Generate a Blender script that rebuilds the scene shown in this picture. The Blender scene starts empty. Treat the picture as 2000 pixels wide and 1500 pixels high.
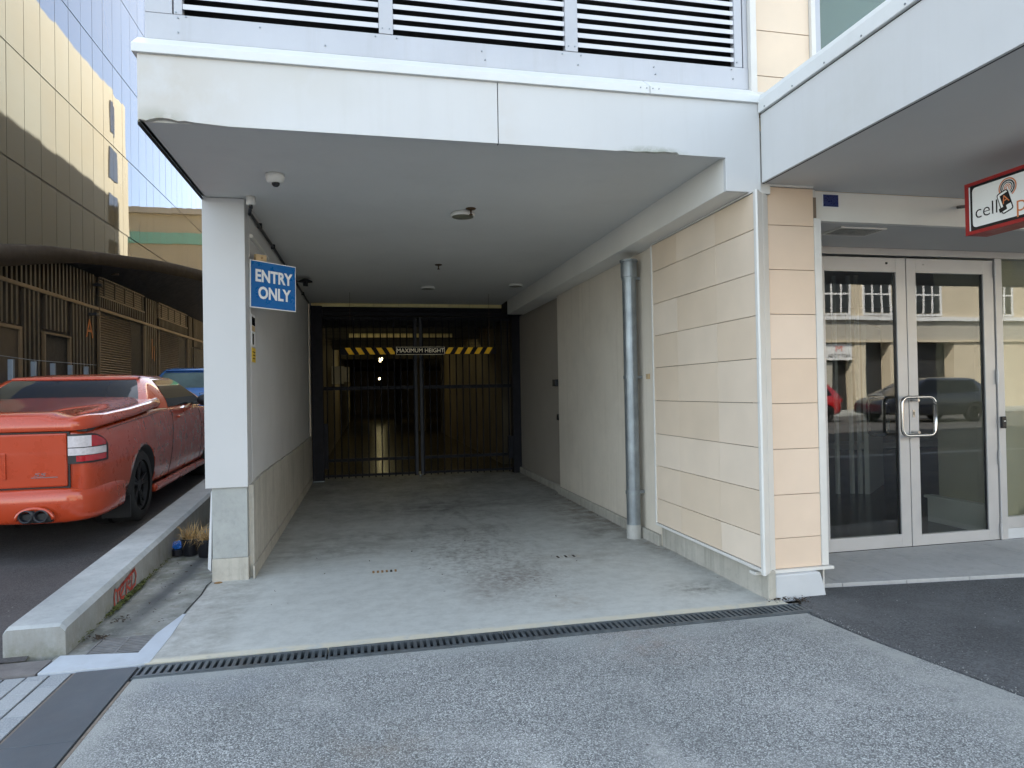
import bpy, bmesh, math, random
from mathutils import Vector, Matrix
random.seed(7)
R = math.radians
sc = bpy.context.scene
C = sc.collection

# ------------------------------------------------------------------ camera
F, YAW, PITCH, ROLL = 1305.33, .214075, .0112843, -.0181056
cam = bpy.data.cameras.new('camera'); cam.sensor_width = 36; cam.lens = F/2000*36
cam.clip_start = .05; cam.clip_end = 1000
co = bpy.data.objects.new('camera', cam); C.objects.link(co); sc.camera = co
_r = Vector((math.cos(YAW), -math.sin(YAW), 0)); _f0 = Vector((math.sin(YAW), math.cos(YAW), 0)); _u0 = Vector((0, 0, 1))
_f = _f0*math.cos(PITCH)+_u0*math.sin(PITCH); _u = -_f0*math.sin(PITCH)+_u0*math.cos(PITCH)
_r2 = _r*math.cos(ROLL)+_u*math.sin(ROLL); _u2 = -_r*math.sin(ROLL)+_u*math.cos(ROLL)
m4 = Matrix((_r2, _u2, -_f)).transposed().to_4x4(); m4.translation = (0, 0, 1.35)
co.matrix_world = m4

# ------------------------------------------------------------------ world, sun, exposure
SUN_EL, SUN_AZ = 44, -42          # azimuth clockwise from +Y
w = bpy.data.worlds.new('World'); sc.world = w; w.use_nodes = True
nt = w.node_tree; sk = nt.nodes.new('ShaderNodeTexSky'); sk.sky_type = 'NISHITA'; sk.sun_disc = False
sk.sun_elevation = R(SUN_EL); sk.sun_rotation = R(SUN_AZ % 360); sk.ozone_density = 1.2; sk.dust_density = .6
hs = nt.nodes.new('ShaderNodeHueSaturation'); hs.inputs['Saturation'].default_value = .54; hs.inputs['Hue'].default_value = .487; nt.links.new(sk.outputs[0], hs.inputs['Color']); nt.links.new(hs.outputs[0], nt.nodes['Background'].inputs[0]); nt.nodes['Background'].inputs[1].default_value = .13
sl = bpy.data.lights.new('sun', 'SUN'); sl.energy = 5.0; sl.angle = R(.5); sl.color = (1, .93, .80)
so = bpy.data.objects.new('sun', sl); C.objects.link(so)
sd = Vector((math.sin(R(SUN_AZ))*math.cos(R(SUN_EL)), math.cos(R(SUN_AZ))*math.cos(R(SUN_EL)), math.sin(R(SUN_EL))))
so.rotation_euler = sd.to_track_quat('Z', 'Y').to_euler(); so.location = (-10, 10, 40)
sc.view_settings.view_transform = 'Standard'; sc.view_settings.look = 'None'
sc.view_settings.exposure = 2.28; sc.view_settings.gamma = 1
sc.view_settings.use_curve_mapping = False
sc.render.engine = 'CYCLES'
sc.cycles.max_bounces = 10; sc.cycles.diffuse_bounces = 5; sc.cycles.glossy_bounces = 6; sc.cycles.transparent_max_bounces = 12

# ------------------------------------------------------------------ materials
def rgb(c): return (c[0], c[1], c[2], 1)
class NT:
    def __init__(s, name):
        s.m = bpy.data.materials.new(name); s.m.use_nodes = True; s.t = s.m.node_tree; s.t.nodes.clear()
        s.out = s.n('OutputMaterial'); s.geo = s.n('NewGeometry'); s.pos = s.geo.outputs['Position']
    def n(s, k, **kw):
        x = s.t.nodes.new('ShaderNode'+k)
        for a, b in kw.items(): setattr(x, a, b)
        return x
    def l(s, a, b): s.t.links.new(a, b)
    def scaled(s, v):
        x = s.n('VectorMath', operation='MULTIPLY'); s.l(s.pos, x.inputs[0]); x.inputs[1].default_value = v; return x.outputs[0]
    def noise(s, sc_, det=5, rough=.6, vec=None):
        x = s.n('TexNoise'); x.inputs['Scale'].default_value = sc_; x.inputs['Detail'].default_value = det
        x.inputs['Roughness'].default_value = rough; s.l(vec or s.pos, x.inputs['Vector']); return x.outputs['Fac']
    def vor(s, sc_, feature='F1', vec=None, out='Distance'):
        x = s.n('TexVoronoi', feature=feature); x.inputs['Scale'].default_value = sc_; s.l(vec or s.pos, x.inputs['Vector']); return x.outputs[out]
    def mr(s, v, a, b, c=0., d=1.):
        x = s.n('MapRange'); s.l(v, x.inputs[0])
        for i, q in enumerate((a, b, c, d)): x.inputs[i+1].default_value = q
        return x.outputs[0]
    def math(s, op, a, b=None):
        x = s.n('Math', operation=op)
        for i, q in enumerate((a, b)):
            if q is None: continue
            if isinstance(q, (int, float)): x.inputs[i].default_value = q
            else: s.l(q, x.inputs[i])
        return x.outputs[0]
    def mix(s, f, a, b, mode='MIX'):
        x = s.n('Mix', data_type='RGBA', blend_type=mode)
        if isinstance(f, (int, float)): x.inputs[0].default_value = f
        else: s.l(f, x.inputs[0])
        for i, q in ((6, a), (7, b)):
            if isinstance(q, tuple): x.inputs[i].default_value = rgb(q)
            else: s.l(q, x.inputs[i])
        return x.outputs[2]
    def sep(s):
        x = s.n('SeparateXYZ'); s.l(s.pos, x.inputs[0]); return x.outputs
    def blot(s, col, p, r, c, st=.8, ns=9, stretch=(1, 1, 1), th=.45):
        a = s.n('VectorMath', operation='SUBTRACT'); s.l(s.pos, a.inputs[0]); a.inputs[1].default_value = p
        b = s.n('VectorMath', operation='MULTIPLY'); s.l(a.outputs[0], b.inputs[0]); b.inputs[1].default_value = stretch
        d = s.n('VectorMath', operation='LENGTH'); s.l(b.outputs[0], d.inputs[0])
        f = s.mr(d.outputs['Value'], 0, r, 1, 0); g = s.mr(s.noise(ns, 7, .65), th-.05, th+.18)
        h = s.math('MULTIPLY', f, g); h = s.math('MULTIPLY', h, st)
        return s.mix(h, col, c)
    def bsdf(s, col, rough=.6, metal=0, spec=.5, bump=None, bst=.2, bd=.01, coat=0, coatr=.03):
        p = s.n('BsdfPrincipled')
        if isinstance(col, tuple): p.inputs['Base Color'].default_value = rgb(col)
        else: s.l(col, p.inputs['Base Color'])
        if isinstance(rough, (int, float)): p.inputs['Roughness'].default_value = rough
        else: s.l(rough, p.inputs['Roughness'])
        p.inputs['Metallic'].default_value = metal; p.inputs['Specular IOR Level'].default_value = spec
        p.inputs['Coat Weight'].default_value = coat; p.inputs['Coat Roughness'].default_value = coatr
        if bump is not None:
            b = s.n('Bump'); b.inputs['Strength'].default_value = bst; b.inputs['Distance'].default_value = bd
            s.l(bump, b.inputs['Height']); s.l(b.outputs[0], p.inputs['Normal'])
        s.l(p.outputs[0], s.out.inputs[0]); return s.m

def mat(name, c, var=.12, ns=3, rough=.6, metal=0, spec=.5, bump=.15, bs=80, bd=.004, streak=0, streakc=(.3, .27, .22), rand=0, coat=0, coatr=.03, dirt=0, dirtc=(.25, .22, .18), blots=()):
    s = NT(name)
    f = s.noise(ns, 6, .6)
    col = s.mix(s.mr(f, .3, .7), tuple(x*(1-var) for x in c), tuple(min(1, x*(1+var)) for x in c))
    if streak:
        st = s.mr(s.noise(1, 5, .7, s.scaled((14, 14, .7))), .52, .75)
        col = s.mix(s.math('MULTIPLY', st, streak), col, streakc)
    if dirt:
        st = s.mr(s.noise(2.3, 9, .75), .5, .72)
        col = s.mix(s.math('MULTIPLY', st, dirt), col, dirtc)
    for b_ in blots: col = s.blot(col, *b_)
    if rand:
        o = s.n('ObjectInfo'); g = s.mr(o.outputs['Random'], 0, 1, 1-rand, 1+rand)
        h = s.n('HueSaturation'); s.l(col, h.inputs['Color']); s.l(g, h.inputs['Value']); 
        s.l(s.mr(o.outputs['Random'], 0, 1, 1+rand*2.2, 1-rand*2.2), h.inputs['Saturation']); col = h.outputs[0]
    b = s.noise(bs, 4, .6) if bump else None
    rr = s.mr(s.noise(ns*4, 4, .6), .3, .7, max(0, rough-.07), min(1, rough+.07)) if rough > .26 else rough
    return s.bsdf(col, rr, metal, spec, b, bump, bd, coat, coatr)

def emis(name, c, st):
    s = NT(name); e = s.n('Emission'); e.inputs[0].default_value = rgb(c); e.inputs[1].default_value = st
    s.l(e.outputs[0], s.out.inputs[0]); return s.m

MT = {}
MT['white_panel'] = mat('white_panel', (.58, .58, .575), .035, 1.2, .45, blots=(((-1.0, 3.8, 3.0), .55, (.50, .46, .40), .75, 3, (1, 1, .8), .3), ((-.35, 3.8, 3.1), .5, (.52, .50, .45), .5, 3, (1, 1, 2), .35), ((.8, 3.8, 2.9), .35, (.55, .52, .48), .45, 5, (2, 1, .8), .4), ((-1.05, 3.8, 2.82), .18, (.30, .29, .22), .8, 14, (1, 1, 2.4), .35), ((1.75, 3.8, 2.81), .2, (.20, .22, .14), .8, 20, (.8, 1, 5), .35), ((2.48, 3.0, 2.75), .5, (.5, .49, .45), .4, 4, (1, 1, 1), .4)), streak=.10, streakc=(.42, .40, .36), bump=.05, bs=200, dirt=.10, dirtc=(.5, .47, .42))
MT['white_cap'] = mat('white_cap', (.68, .69, .68), .03, 3, .4, bump=.03, dirt=.15, dirtc=(.5, .46, .38))
MT['white_trim'] = mat('white_trim', (.66, .64, .60), .04, 6, .45, bump=.03, dirt=.2, dirtc=(.48, .42, .33))
MT['soffit'] = mat('soffit_paint', (.64, .635, .61), .05, .9, .8, bump=.25, bs=140, dirt=.10, dirtc=(.36, .35, .33))
MT['canopy_soffit'] = mat('canopy_soffit_paint', (.58, .565, .54), .05, 1.0, .85, bump=.25, bs=160)
MT['beam'] = mat('beam_paint', (.74, .72, .67), .05, 1.5, .7, bump=.15, bs=120)
MT['render_wall'] = mat('rendered_wall', (.53, .525, .52), .07, 1.3, .85, bump=.35, bs=110, dirt=.18, dirtc=(.30, .29, .27))
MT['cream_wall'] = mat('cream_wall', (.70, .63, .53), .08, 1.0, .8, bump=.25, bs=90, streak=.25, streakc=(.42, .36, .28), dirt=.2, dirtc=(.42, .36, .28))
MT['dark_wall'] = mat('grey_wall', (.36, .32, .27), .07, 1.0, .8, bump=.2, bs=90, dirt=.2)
MT['grey_panel'] = mat('grey_panel', (.50, .50, .50), .03, 1.5, .55, bump=.06, bs=150, dirt=.12, dirtc=(.45, .44, .42))
MT['tile'] = mat('cream_tile', (.73, .605, .475), .045, 3, .55, bump=.05, bs=120, rand=.055, dirt=.12, dirtc=(.62, .55, .45))
MT['tile_front'] = mat('warm_tile', (.71, .55, .415), .04, 3, .55, bump=.05, bs=120, rand=.045, dirt=.10, dirtc=(.60, .48, .38))
MT['tile_gap'] = mat('joint', (.20, .15, .11), .1)
MT['louvre'] = mat('louvre_aluminium', (.60, .60, .62), .04, 4, .35, metal=.15, bump=.04, dirt=.12, dirtc=(.45, .42, .38))
MT['louvre_frame'] = mat('louvre_frame', (.46, .47, .50), .05, 3, .4, metal=.15, bump=.04, dirt=.2, dirtc=(.36, .34, .33), streak=.15)
MT['void'] = mat('dark_void', (.006, .006, .007), .1, bump=0)
MT['alu'] = mat('door_aluminium', (.50, .49, .485), .04, 4, .38, metal=.25, bump=.03, dirt=.12)
MT['steel'] = mat('stainless_steel', (.62, .60, .57), .05, 9, .22, metal=1, bump=.02)
MT['galv'] = mat('galvanised_pipe', (.30, .33, .35), .22, 7, .42, metal=.75, bump=.15, bs=40, streak=.5, streakc=(.14, .14, .14), dirt=.35, dirtc=(.16, .15, .14))
MT['pvc'] = mat('pvc_grey', (.42, .41, .38), .1, 9, .5, dirt=.4)
MT['black_metal'] = mat('black_metal', (.018, .02, .026), .25, 6, .42, metal=.2, bump=.1)
MT['gate_metal'] = mat('gate_paint', (.014, .014, .018), .3, 9, .6, spec=.15, bump=.08)
MT['grate'] = mat('drain_grate_steel', (.13, .15, .165), .3, 11, .5, metal=.55, bump=.2, dirt=.5, dirtc=(.13, .11, .09))
MT['sump'] = mat('sump_grate_steel', (.20, .20, .20), .25, 15, .6, metal=.2, dirt=.5, dirtc=(.17, .13, .10))
MT['blue_sign'] = mat('sign_blue', (.004, .115, .36), .04, 3, .3, bump=0)
MT['sign_white'] = mat('sign_white', (.78, .79, .80), .02, 3, .35, bump=0)
MT['hazard_black'] = mat('hazard_black', (.007, .006, .008), .1, 4, .6, spec=.1, bump=0)
MT['hazard_yellow'] = mat('hazard_yellow', (.80, .43, .008), .1, 20, .5, spec=.2, bump=0)
MT['hazard_line'] = mat('hazard_line', (.85, .72, .48), .1, 9, .4, bump=0)
MT['red'] = mat('red_sign_frame', (.33, .018, .016), .1, 5, .4, bump=.02)
MT['lightbox'] = mat('lightbox_face', (.85, .85, .82), .03, 4, .25, bump=0)
MT['black_gloss'] = mat('black_gloss', (.012, .012, .014), .05, 5, .2, bump=0)
MT['orange'] = mat('orange_print', (.62, .20, .07), .05, 5, .3, bump=0)
MT['yellow'] = mat('yellow_sticker', (.70, .47, .02), .1, 9, .4, bump=0, dirt=.2)
MT['camera_white'] = mat('camera_white', (.70, .69, .65), .03, 9, .35, bump=0)
MT['lens_olive'] = mat('lens_olive', (.19, .185, .13), .1, 20, .4, bump=0)
MT['timber'] = mat('pale_timber', (.50, .36, .20), .15, 20, .7)
MT['brass'] = mat('sprinkler_brass', (.10, .06, .03), .2, 20, .4, metal=.6)
MT['rubber'] = mat('tyre_rubber', (.016, .016, .017), .15, 20, .75, bump=.2)
MT['rim'] = mat('dark_rim', (.016, .016, .018), .1, 9, .4, metal=.3, bump=0)
MT['plastic'] = mat('black_plastic', (.016, .016, .018), .1, 20, .5, bump=.1)
MT['hatchglass'] = mat('hatch_window', (.10, .16, .18), .3, 1.2, .05, bump=0)
MT['carglass'] = mat('car_glass', (.004, .005, .006), .05, 3, .03, spec=.5, bump=0)
MT['chrome'] = mat('chrome', (.7, .7, .72), .02, 3, .08, metal=1, bump=0)
MT['lamp_red'] = mat('lamp_red', (.40, .006, .012), .1, 30, .06, bump=0, coat=1)
MT['lamp_clear'] = mat('lamp_clear', (.60, .56, .58), .15, 40, .06, bump=.3, bs=90, coat=1)
MT['ute_paint'] = mat('orange_red_paint', (.43, .046, .010), .02, 2, .3, metal=.1, spec=.3, bump=0, coat=1, coatr=.03)
MT['blue_paint'] = mat('blue_car_paint', (.09, .24, .62), .05, 2, .25, metal=.4, bump=0, coat=1)
MT['dark_paint'] = mat('dark_car_paint', (.015, .018, .03), .05, 2, .25, metal=.4, bump=0, coat=1)
MT['red_paint'] = mat('red_car_paint', (.45, .015, .02), .05, 2, .25, bump=0, coat=1)
MT['bollard'] = mat('bollard_steel', (.22, .27, .34), .1, 6, .35, metal=.6)
MT['brown_clad'] = mat('bronze_cladding', (.055, .047, .038), .15, 2, .42, metal=.35, bump=.05, rand=.12)
MT['brown_back'] = mat('bronze_backing', (.012, .010, .009), .15, 2, .5)
MT['slat_bronze'] = mat('bronze_slat', (.155, .115, .075), .12, 2, .4, metal=.35, bump=.03)
MT['bronze_panel'] = mat('bronze_panel', (.045, .035, .027), .1, 2, .35, metal=.3)
MT['canopy_black'] = mat('canopy_black', (.017, .013, .011), .1, 1.4, .6, spec=.06, bump=0)
MT['canopy_under'] = mat('canopy_underside', (.006, .006, .007), .15, 2, .6)
MT['orange_paint'] = mat('orange_letter', (.38, .12, .02), .1, 9, .5)
MT['side_wall'] = None
MT['opp_wall'] = mat('tan_render', (.56, .49, .37), .06, 1.2, .8, bump=.2, bs=30, dirt=.15, dirtc=(.4, .34, .26))
MT['opp_grey'] = mat('grey_render', (.40, .38, .33), .06, 1.2, .8)
MT['opp_white'] = mat('white_joinery', (.72, .73, .74), .03, 3, .5)
MT['opp_glass'] = mat('dark_window', (.02, .022, .022), .5, 1.5, .08, bump=0)
MT['opp_dark'] = mat('dark_shopfront', (.02, .021, .024), .2, 2, .5)
MT['teal'] = mat('teal_band', (.10, .36, .30), .08, 2, .6)
MT['beige'] = mat('beige_cladding', (.36, .30, .21), .06, 1, .7)
MT['pink'] = mat('hot_sign_print', (.55, .16, .13), .05, 9, .5)
MT['int_floor'] = mat('shop_floor', (.028, .026, .026), .25, 6, .22, bump=.03)
MT['int_wall'] = mat('shop_cream_wall', (.40, .36, .27), .04, 3, .7)
MT['int_white'] = mat('shop_white_panel', (.66, .64, .61), .04, 3, .6)
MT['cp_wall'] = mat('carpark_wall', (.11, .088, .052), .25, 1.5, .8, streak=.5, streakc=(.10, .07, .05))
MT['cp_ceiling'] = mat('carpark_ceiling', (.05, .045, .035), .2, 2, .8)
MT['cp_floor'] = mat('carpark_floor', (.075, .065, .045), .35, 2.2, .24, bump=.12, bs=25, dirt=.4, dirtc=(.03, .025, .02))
MT['pale_strip'] = mat('pale_lintel', (.92, .76, .38), .15, 3, .6, streak=.5)
MT['tube'] = emis('lamp_tube', (1, .84, .42), 6)
MT['tube2'] = emis('window_light', (1, .93, .78), 2.2)
MT['stone'] = mat('dark_bluestone', (.085, .098, .112), .12, 3, .6, bump=.2, bs=150, dirt=.2, dirtc=(.06, .06, .065))
MT['paver'] = None
MT['sill'] = mat('pale_sill', (.47, .51, .56), .08, 6, .7, bump=.2, dirt=.35, dirtc=(.28, .28, .27))
MT['joint_sand'] = mat('joint_sand', (.20, .165, .135), .25, 30, .9)
MT['white_block'] = mat('white_painted_block', (.54, .55, .56), .05, 5, .7, bump=.4, bs=25, dirt=.2, dirtc=(.4, .38, .34))
MT['dark_joint'] = mat('dark_joint', (.02, .019, .018), .2, 9, .9)
MT['straw'] = mat('dry_grass', (.42, .27, .11), .3, 30, .8)
MT['pot'] = mat('black_pot', (.012, .012, .016), .1, 9, .4)
MT['soil'] = mat('soil', (.10, .045, .03), .4, 40, .9)
MT['blue_bag'] = mat('blue_plastic_wrap', (.03, .16, .55), .4, 25, .25, bump=.4, bs=40)
MT['leaf'] = mat('dead_leaf', (.045, .032, .022), .4, 40, .9)
MT['moss'] = mat('moss', (.085, .10, .025), .4, 60, .95, bump=.5)
MT['graffiti'] = mat('red_spray_paint', (.40, .055, .035), .25, 40, .7)
MT['rust'] = mat('rust_stain', (.27, .15, .055), .4, 60, .9)
MT['glass_edge'] = mat('seam_dark', (.03, .025, .02), .1, 5, .5)

def custom():
    # driveway slab
    s = NT('driveway_concrete')
    a = s.noise(1.1, 8, .62); b = s.noise(9, 8, .7); x = s.sep()
    col = s.mix(s.mr(a, .32, .68), (.49, .50, .475), (.545, .555, .525))
    col = s.mix(s.math('MULTIPLY', s.mr(b, .45, .75), .35), col, (.235, .235, .215))
    light_falloff = s.mr(x[1], 5.4, 9.2)  # fading daylight down the driveway painted into the slab colour, with some tyre grime
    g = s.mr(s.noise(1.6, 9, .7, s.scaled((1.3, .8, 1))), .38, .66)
    col = s.mix(s.math('MULTIPLY', s.math('MULTIPLY', light_falloff, s.mr(g, 0, 1, .3, 1)), .72), col, (.085, .078, .066))
    tr = s.mr(s.noise(2.4, 9, .72, s.scaled((2.4, .8, 1))), .50, .70)
    cen = s.math('MULTIPLY', s.mr(x[0], .1, .7), s.mr(x[0], 1.9, 1.1))
    col = s.mix(s.math('MULTIPLY', s.math('MULTIPLY', tr, cen), s.mr(x[1], 4.0, 5.6, 0, .8)), col, (.13, .125, .11))
    for p, r, c, st, ns_, stx, *th_ in (((1.0, 4.72, 0), .42, (.11, .075, .06), .95, 22, (1, 1.2, 1)), ((2.17, 4.15, 0), .36, (.10, .10, .085), .9, 14, (1, 1.6, 1)), ((.78, 4.45, 0), .4, (.17, .14, .12), .7, 12, (1.5, 1, 1)), ((2.2, 7, 0), 1.2, (.10, .07, .045), .8, 6, (2.8, .6, 1)), ((1.25, 4.1, 0), .25, (.25, .18, .12), .5, 16, (1, 1, 1)), ((.1, 6.4, 0), 1.3, (.12, .115, .10), .7, 4, (.7, 2.4, 1)), ((.9, 7.9, 0), 1.3, (.07, .065, .055), .8, 4, (.7, 1.6, 1)), ((1.05, 4.85, 0), .8, (.13, .095, .07), .9, 30, (1.3, .8, 1), .53), ((.85, 5.6, 0), .9, (.14, .12, .10), .8, 18, (1.4, .7, 1), .5), ((-.3, 5.9, 0), .9, (.17, .16, .14), .7, 8, (1, 2.6, 1)), ((1.7, 5.2, 0), .9, (.24, .22, .19), .6, 7, (1, 1.5, 1)), ((.3, 4.4, 0), 1.2, (.33, .33, .31), .5, 5, (.7, 1.6, 1), .5), ((2.2, 6.1, 0), .8, (.15, .145, .13), .8, 5, (1.5, .7, 1))):
        col = s.blot(col, p, r, c, st, ns_, stx, *th_)
    hs_ = s.mr(s.noise(1, 7, .8, s.scaled((1.2, 16, 1))), .52, .72); col = s.mix(s.math('MULTIPLY', hs_, .28), col, (.30, .30, .275))
    gr = s.mr(s.noise(55, 5, .8), .52, .72); col = s.mix(s.math('MULTIPLY', gr, .25), col, (.27, .27, .25))
    sp = s.mr(s.vor(4.3, 'F1'), .02, .035, 1, 0)
    col = s.mix(s.math('MULTIPLY', sp, .8), col, (.05, .05, .05))
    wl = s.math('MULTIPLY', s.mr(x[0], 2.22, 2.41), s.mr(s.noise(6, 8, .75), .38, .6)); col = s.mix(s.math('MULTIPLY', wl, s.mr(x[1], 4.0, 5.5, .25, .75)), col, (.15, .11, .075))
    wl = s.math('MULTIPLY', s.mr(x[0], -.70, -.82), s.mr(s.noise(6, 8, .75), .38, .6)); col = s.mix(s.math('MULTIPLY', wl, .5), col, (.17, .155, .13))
    edge = s.math('MULTIPLY', s.mr(x[1], 3.79, 3.76), 1)
    col = s.mix(s.math('MULTIPLY', edge, s.mr(s.noise(12, 4), .3, .5)), col, (.60, .56, .45))
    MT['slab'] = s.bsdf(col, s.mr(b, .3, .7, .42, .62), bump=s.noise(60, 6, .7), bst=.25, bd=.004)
    # exposed aggregate
    s = NT('exposed_aggregate')
    v = s.n('TexVoronoi'); v.inputs['Scale'].default_value = 190; s.l(s.pos, v.inputs['Vector'])
    v2 = s.n('TexVoronoi'); v2.inputs['Scale'].default_value = 110; s.l(s.pos, v2.inputs['Vector'])
    sep = s.n('SeparateColor'); s.l(v.outputs['Color'], sep.inputs[0])
    sep2 = s.n('SeparateColor'); s.l(v2.outputs['Color'], sep2.inputs[0])
    big = s.noise(1.3, 7, .65)
    cr = s.n('ValToRGB'); s.l(sep.outputs[0], cr.inputs[0]); e = cr.color_ramp.elements
    e[0].position = 0; e[0].color = (.02, .024, .026, 1); e[1].position = 1; e[1].color = (.85, .87, .86, 1)
    for p, c in ((.18, (.17, .18, .18, 1)), (.45, (.37, .38, .375, 1)), (.8, (.49, .50, .495, 1))):
        q = e.new(p); q.color = c
    c2 = s.n('ValToRGB'); s.l(sep2.outputs[1], c2.inputs[0]); e = c2.color_ramp.elements
    e[0].color = (.15, .16, .165, 1); e[1].color = (.60, .62, .62, 1)
    col = s.mix(.22, cr.outputs[0], c2.outputs[0])
    col = s.mix(s.mr(v.outputs['Distance'], .45, .75), col, (.13, .13, .13))
    wear = s.mr(s.noise(2.2, 8, .68), .50, .70)
    col = s.mix(s.math('MULTIPLY', wear, .35), col, (.50, .50, .49))
    col = s.mix(s.mr(big, .38, .70, 0, .40), col, (.13, .14, .14))
    x = s.sep()
    smooth = s.math('MULTIPLY', s.mr(x[1], 3.28, 3.50), s.mr(s.noise(3.2, 6, .7), .42, .60, .15, .9))
    col = s.mix(smooth, col, (.33, .345, .34))
    re = s.math('MAXIMUM', s.mr(x[0], 2.25, 2.6), s.mr(x[0], -.98, -1.1)); re = s.math('MULTIPLY', re, s.mr(s.noise(5, 5), .35, .6, .2, .9))
    col = s.mix(re, col, (.37, .375, .36))
    for p, r, c, st, ns_, stx in (((.05, 2.60, 0), .45, (.20, .15, .10), .35, 6, (1, 1.6, 1)), ((.62, 2.25, 0), .35, (.58, .58, .56), .6, 7, (2.4, .8, 1)), ((1.05, 2.2, 0), .3, (.52, .52, .5), .6, 7, (2, .8, 1)), ((-.75, 3.38, 0), .42, (.24, .26, .28), .9, 3, (1, 1.6, 1)), ((1.45, 3.35, 0), .4, (.30, .22, .18), .4, 9, (1, 1, 1))):
        col = s.blot(col, p, r, c, st, ns_, stx)
    sp = s.mr(s.vor(2.6, 'F1'), .018, .03, 1, 0); col = s.mix(s.math('MULTIPLY', sp, .85), col, (.05, .04, .04))
    MT['aggregate'] = s.bsdf(col, .75, bump=v.outputs['Distance'], bst=.7, bd=-.004)
    # asphalt
    for nm, base in (('asphalt', (.078, .080, .084)), ('lane_asphalt', (.058, .054, .055)), ('street_asphalt', (.07, .07, .07))):
        s = NT(nm); v = s.n('TexVoronoi'); v.inputs['Scale'].default_value = 130; s.l(s.pos, v.inputs['Vector'])
        sep = s.n('SeparateColor'); s.l(v.outputs['Color'], sep.inputs[0])
        col = s.mix(sep.outputs[0], tuple(q*.55 for q in base), tuple(q*1.55 for q in base))
        col = s.mix(s.mr(s.noise(1.6, 8, .68), .4, .7, 0, .6), col, tuple(q*1.35 for q in base))
        sp = s.mr(s.vor(9, 'F1'), .03, .055, 1, 0); col = s.mix(s.math('MULTIPLY', sp, .7), col, (.30, .30, .28)); pt = s.mr(s.noise(3.3, 9, .8), .5, .62); col = s.mix(s.math('MULTIPLY', pt, .35), col, tuple(q*1.9 for q in base)); dk = s.mr(s.noise(1.1, 4, .6), .52, .66); col = s.mix(s.math('MULTIPLY', dk, .4), col, tuple(q*.55 for q in base))
        MT[nm] = s.bsdf(col, .82, bump=v.outputs['Distance'], bst=.5, bd=-.004)
    # weathered bare concrete
    for nm, c1, c2, mossy in (('concrete', (.29, .30, .29), (.41, .42, .40), 0), ('kerb_concrete', (.31, .33, .335), (.46, .48, .48), .6), ('gutter_concrete', (.10, .105, .09), (.37, .37, .345), .9), ('dado_concrete', (.40, .375, .32), (.52, .49, .43), 0), ('landing_concrete', (.38, .375, .37), (.47, .465, .455), 0)):
        s = NT(nm); x = s.sep()
        col = s.mix(s.mr(s.noise(2.2, 9, .68), .33, .68), c1, c2)
        if nm == 'gutter_concrete': col = s.mix(s.mr(s.noise(5, 9, .8), .52, .66, 0, .7), col, (.42, .42, .41)); col = s.mix(s.mr(s.noise(8, 9, .8, s.scaled((1, .6, 1))), .55, .68, 0, .6), col, (.17, .14, .10))
        col = s.mix(s.math('MULTIPLY', s.mr(s.noise(17, 7, .7), .5, .75), .4), col, tuple(q*.6 for q in c1))
        if nm == 'dado_concrete':
            st = s.mr(s.noise(1, 5, .7, s.scaled((12, 12, .6))), .48, .72); col = s.mix(s.math('MULTIPLY', st, .55), col, (.20, .19, .16))
        if nm == 'kerb_concrete':
            n_ = s.n('SeparateXYZ'); s.l(s.geo.outputs['Normal'], n_.inputs[0])
            st = s.mr(s.noise(1, 6, .75, s.scaled((5, 5, 1.2))), .36, .66)
            g_ = s.math('MULTIPLY', s.mr(n_.outputs[2], .6, .3), s.mr(st, 0, 1, .45, 1)); col = s.mix(s.math('MULTIPLY', g_, .75), col, (.20, .185, .155))
            st2_ = s.mr(s.noise(4.5, 9, .78), .52, .64); col = s.mix(s.math('MULTIPLY', st2_, .35), col, (.27, .285, .29))
        if mossy:
            lo = s.mr(x[2], .12, .01) if nm == 'kerb_concrete' else s.mr(x[1], 4.2, 6.2)
            mm = s.math('MULTIPLY', lo, s.mr(s.noise(7, 9, .75), .44, .62)); col = s.mix(s.math('MULTIPLY', mm, mossy), col, (.12, .125, .075))
        if nm == 'gutter_concrete':
            # dark water trail running down towards the grate
            ln = s.math('ADD', x[0], s.math('MULTIPLY', x[1], -.035)); ln = s.math('ADD', ln, 1.57)
            d = s.math('ABSOLUTE', s.math('ADD', ln, s.mr(s.noise(3, 3), 0, 1, -.05, .05)))
            col = s.mix(s.math('MULTIPLY', s.mr(d, .10, .02), s.mr(x[1], 4.15, 4.9, .2, .85)), col, (.055, .06, .065))
        MT[nm] = s.bsdf(col, .82, bump=s.noise(70, 6, .7), bst=.45, bd=.005)
    # pavers
    s = NT('granite_paver'); o = s.n('ObjectInfo')
    col = s.mix(o.outputs['Random'], (.24, .26, .28), (.33, .35, .365)); sp = s.noise(160, 2, .6)
    col = s.mix(s.mr(sp, .42, .62, 0, .45), col, (.48, .50, .52)); MT['paver'] = s.bsdf(col, .7, bump=sp, bst=.3, bd=.003)
    # brown ribbed tactile panel
    s = NT('brown_plate'); MT['brown_plate'] = s.bsdf(s.mix(s.mr(s.noise(8, 6), .3, .7), (.13, .12, .12), (.22, .205, .20)), .7, bump=s.noise(90, 3), bst=.4)
    # tall cream side wall with lapped boards
    s = NT('cream_board_wall'); x = s.sep()
    fr = s.math('FRACT', s.math('MULTIPLY', x[2], 1/.6))
    line = s.mr(fr, .0, .07, 1, 0)
    col = s.mix(s.mr(s.noise(.5, 4), .35, .65), (.98, .75, .43), (.99, .79, .48))
    col = s.mix(s.math('MULTIPLY', line, .28), col, (.45, .36, .2))
    MT['side_wall'] = s.bsdf(col, .7)
    # reflective curtain-wall glass
    s = NT('curtain_glass'); o = s.n('ObjectInfo')
    b = s.n('Bump'); b.inputs['Strength'].default_value = .55; b.inputs['Distance'].default_value = .005
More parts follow.
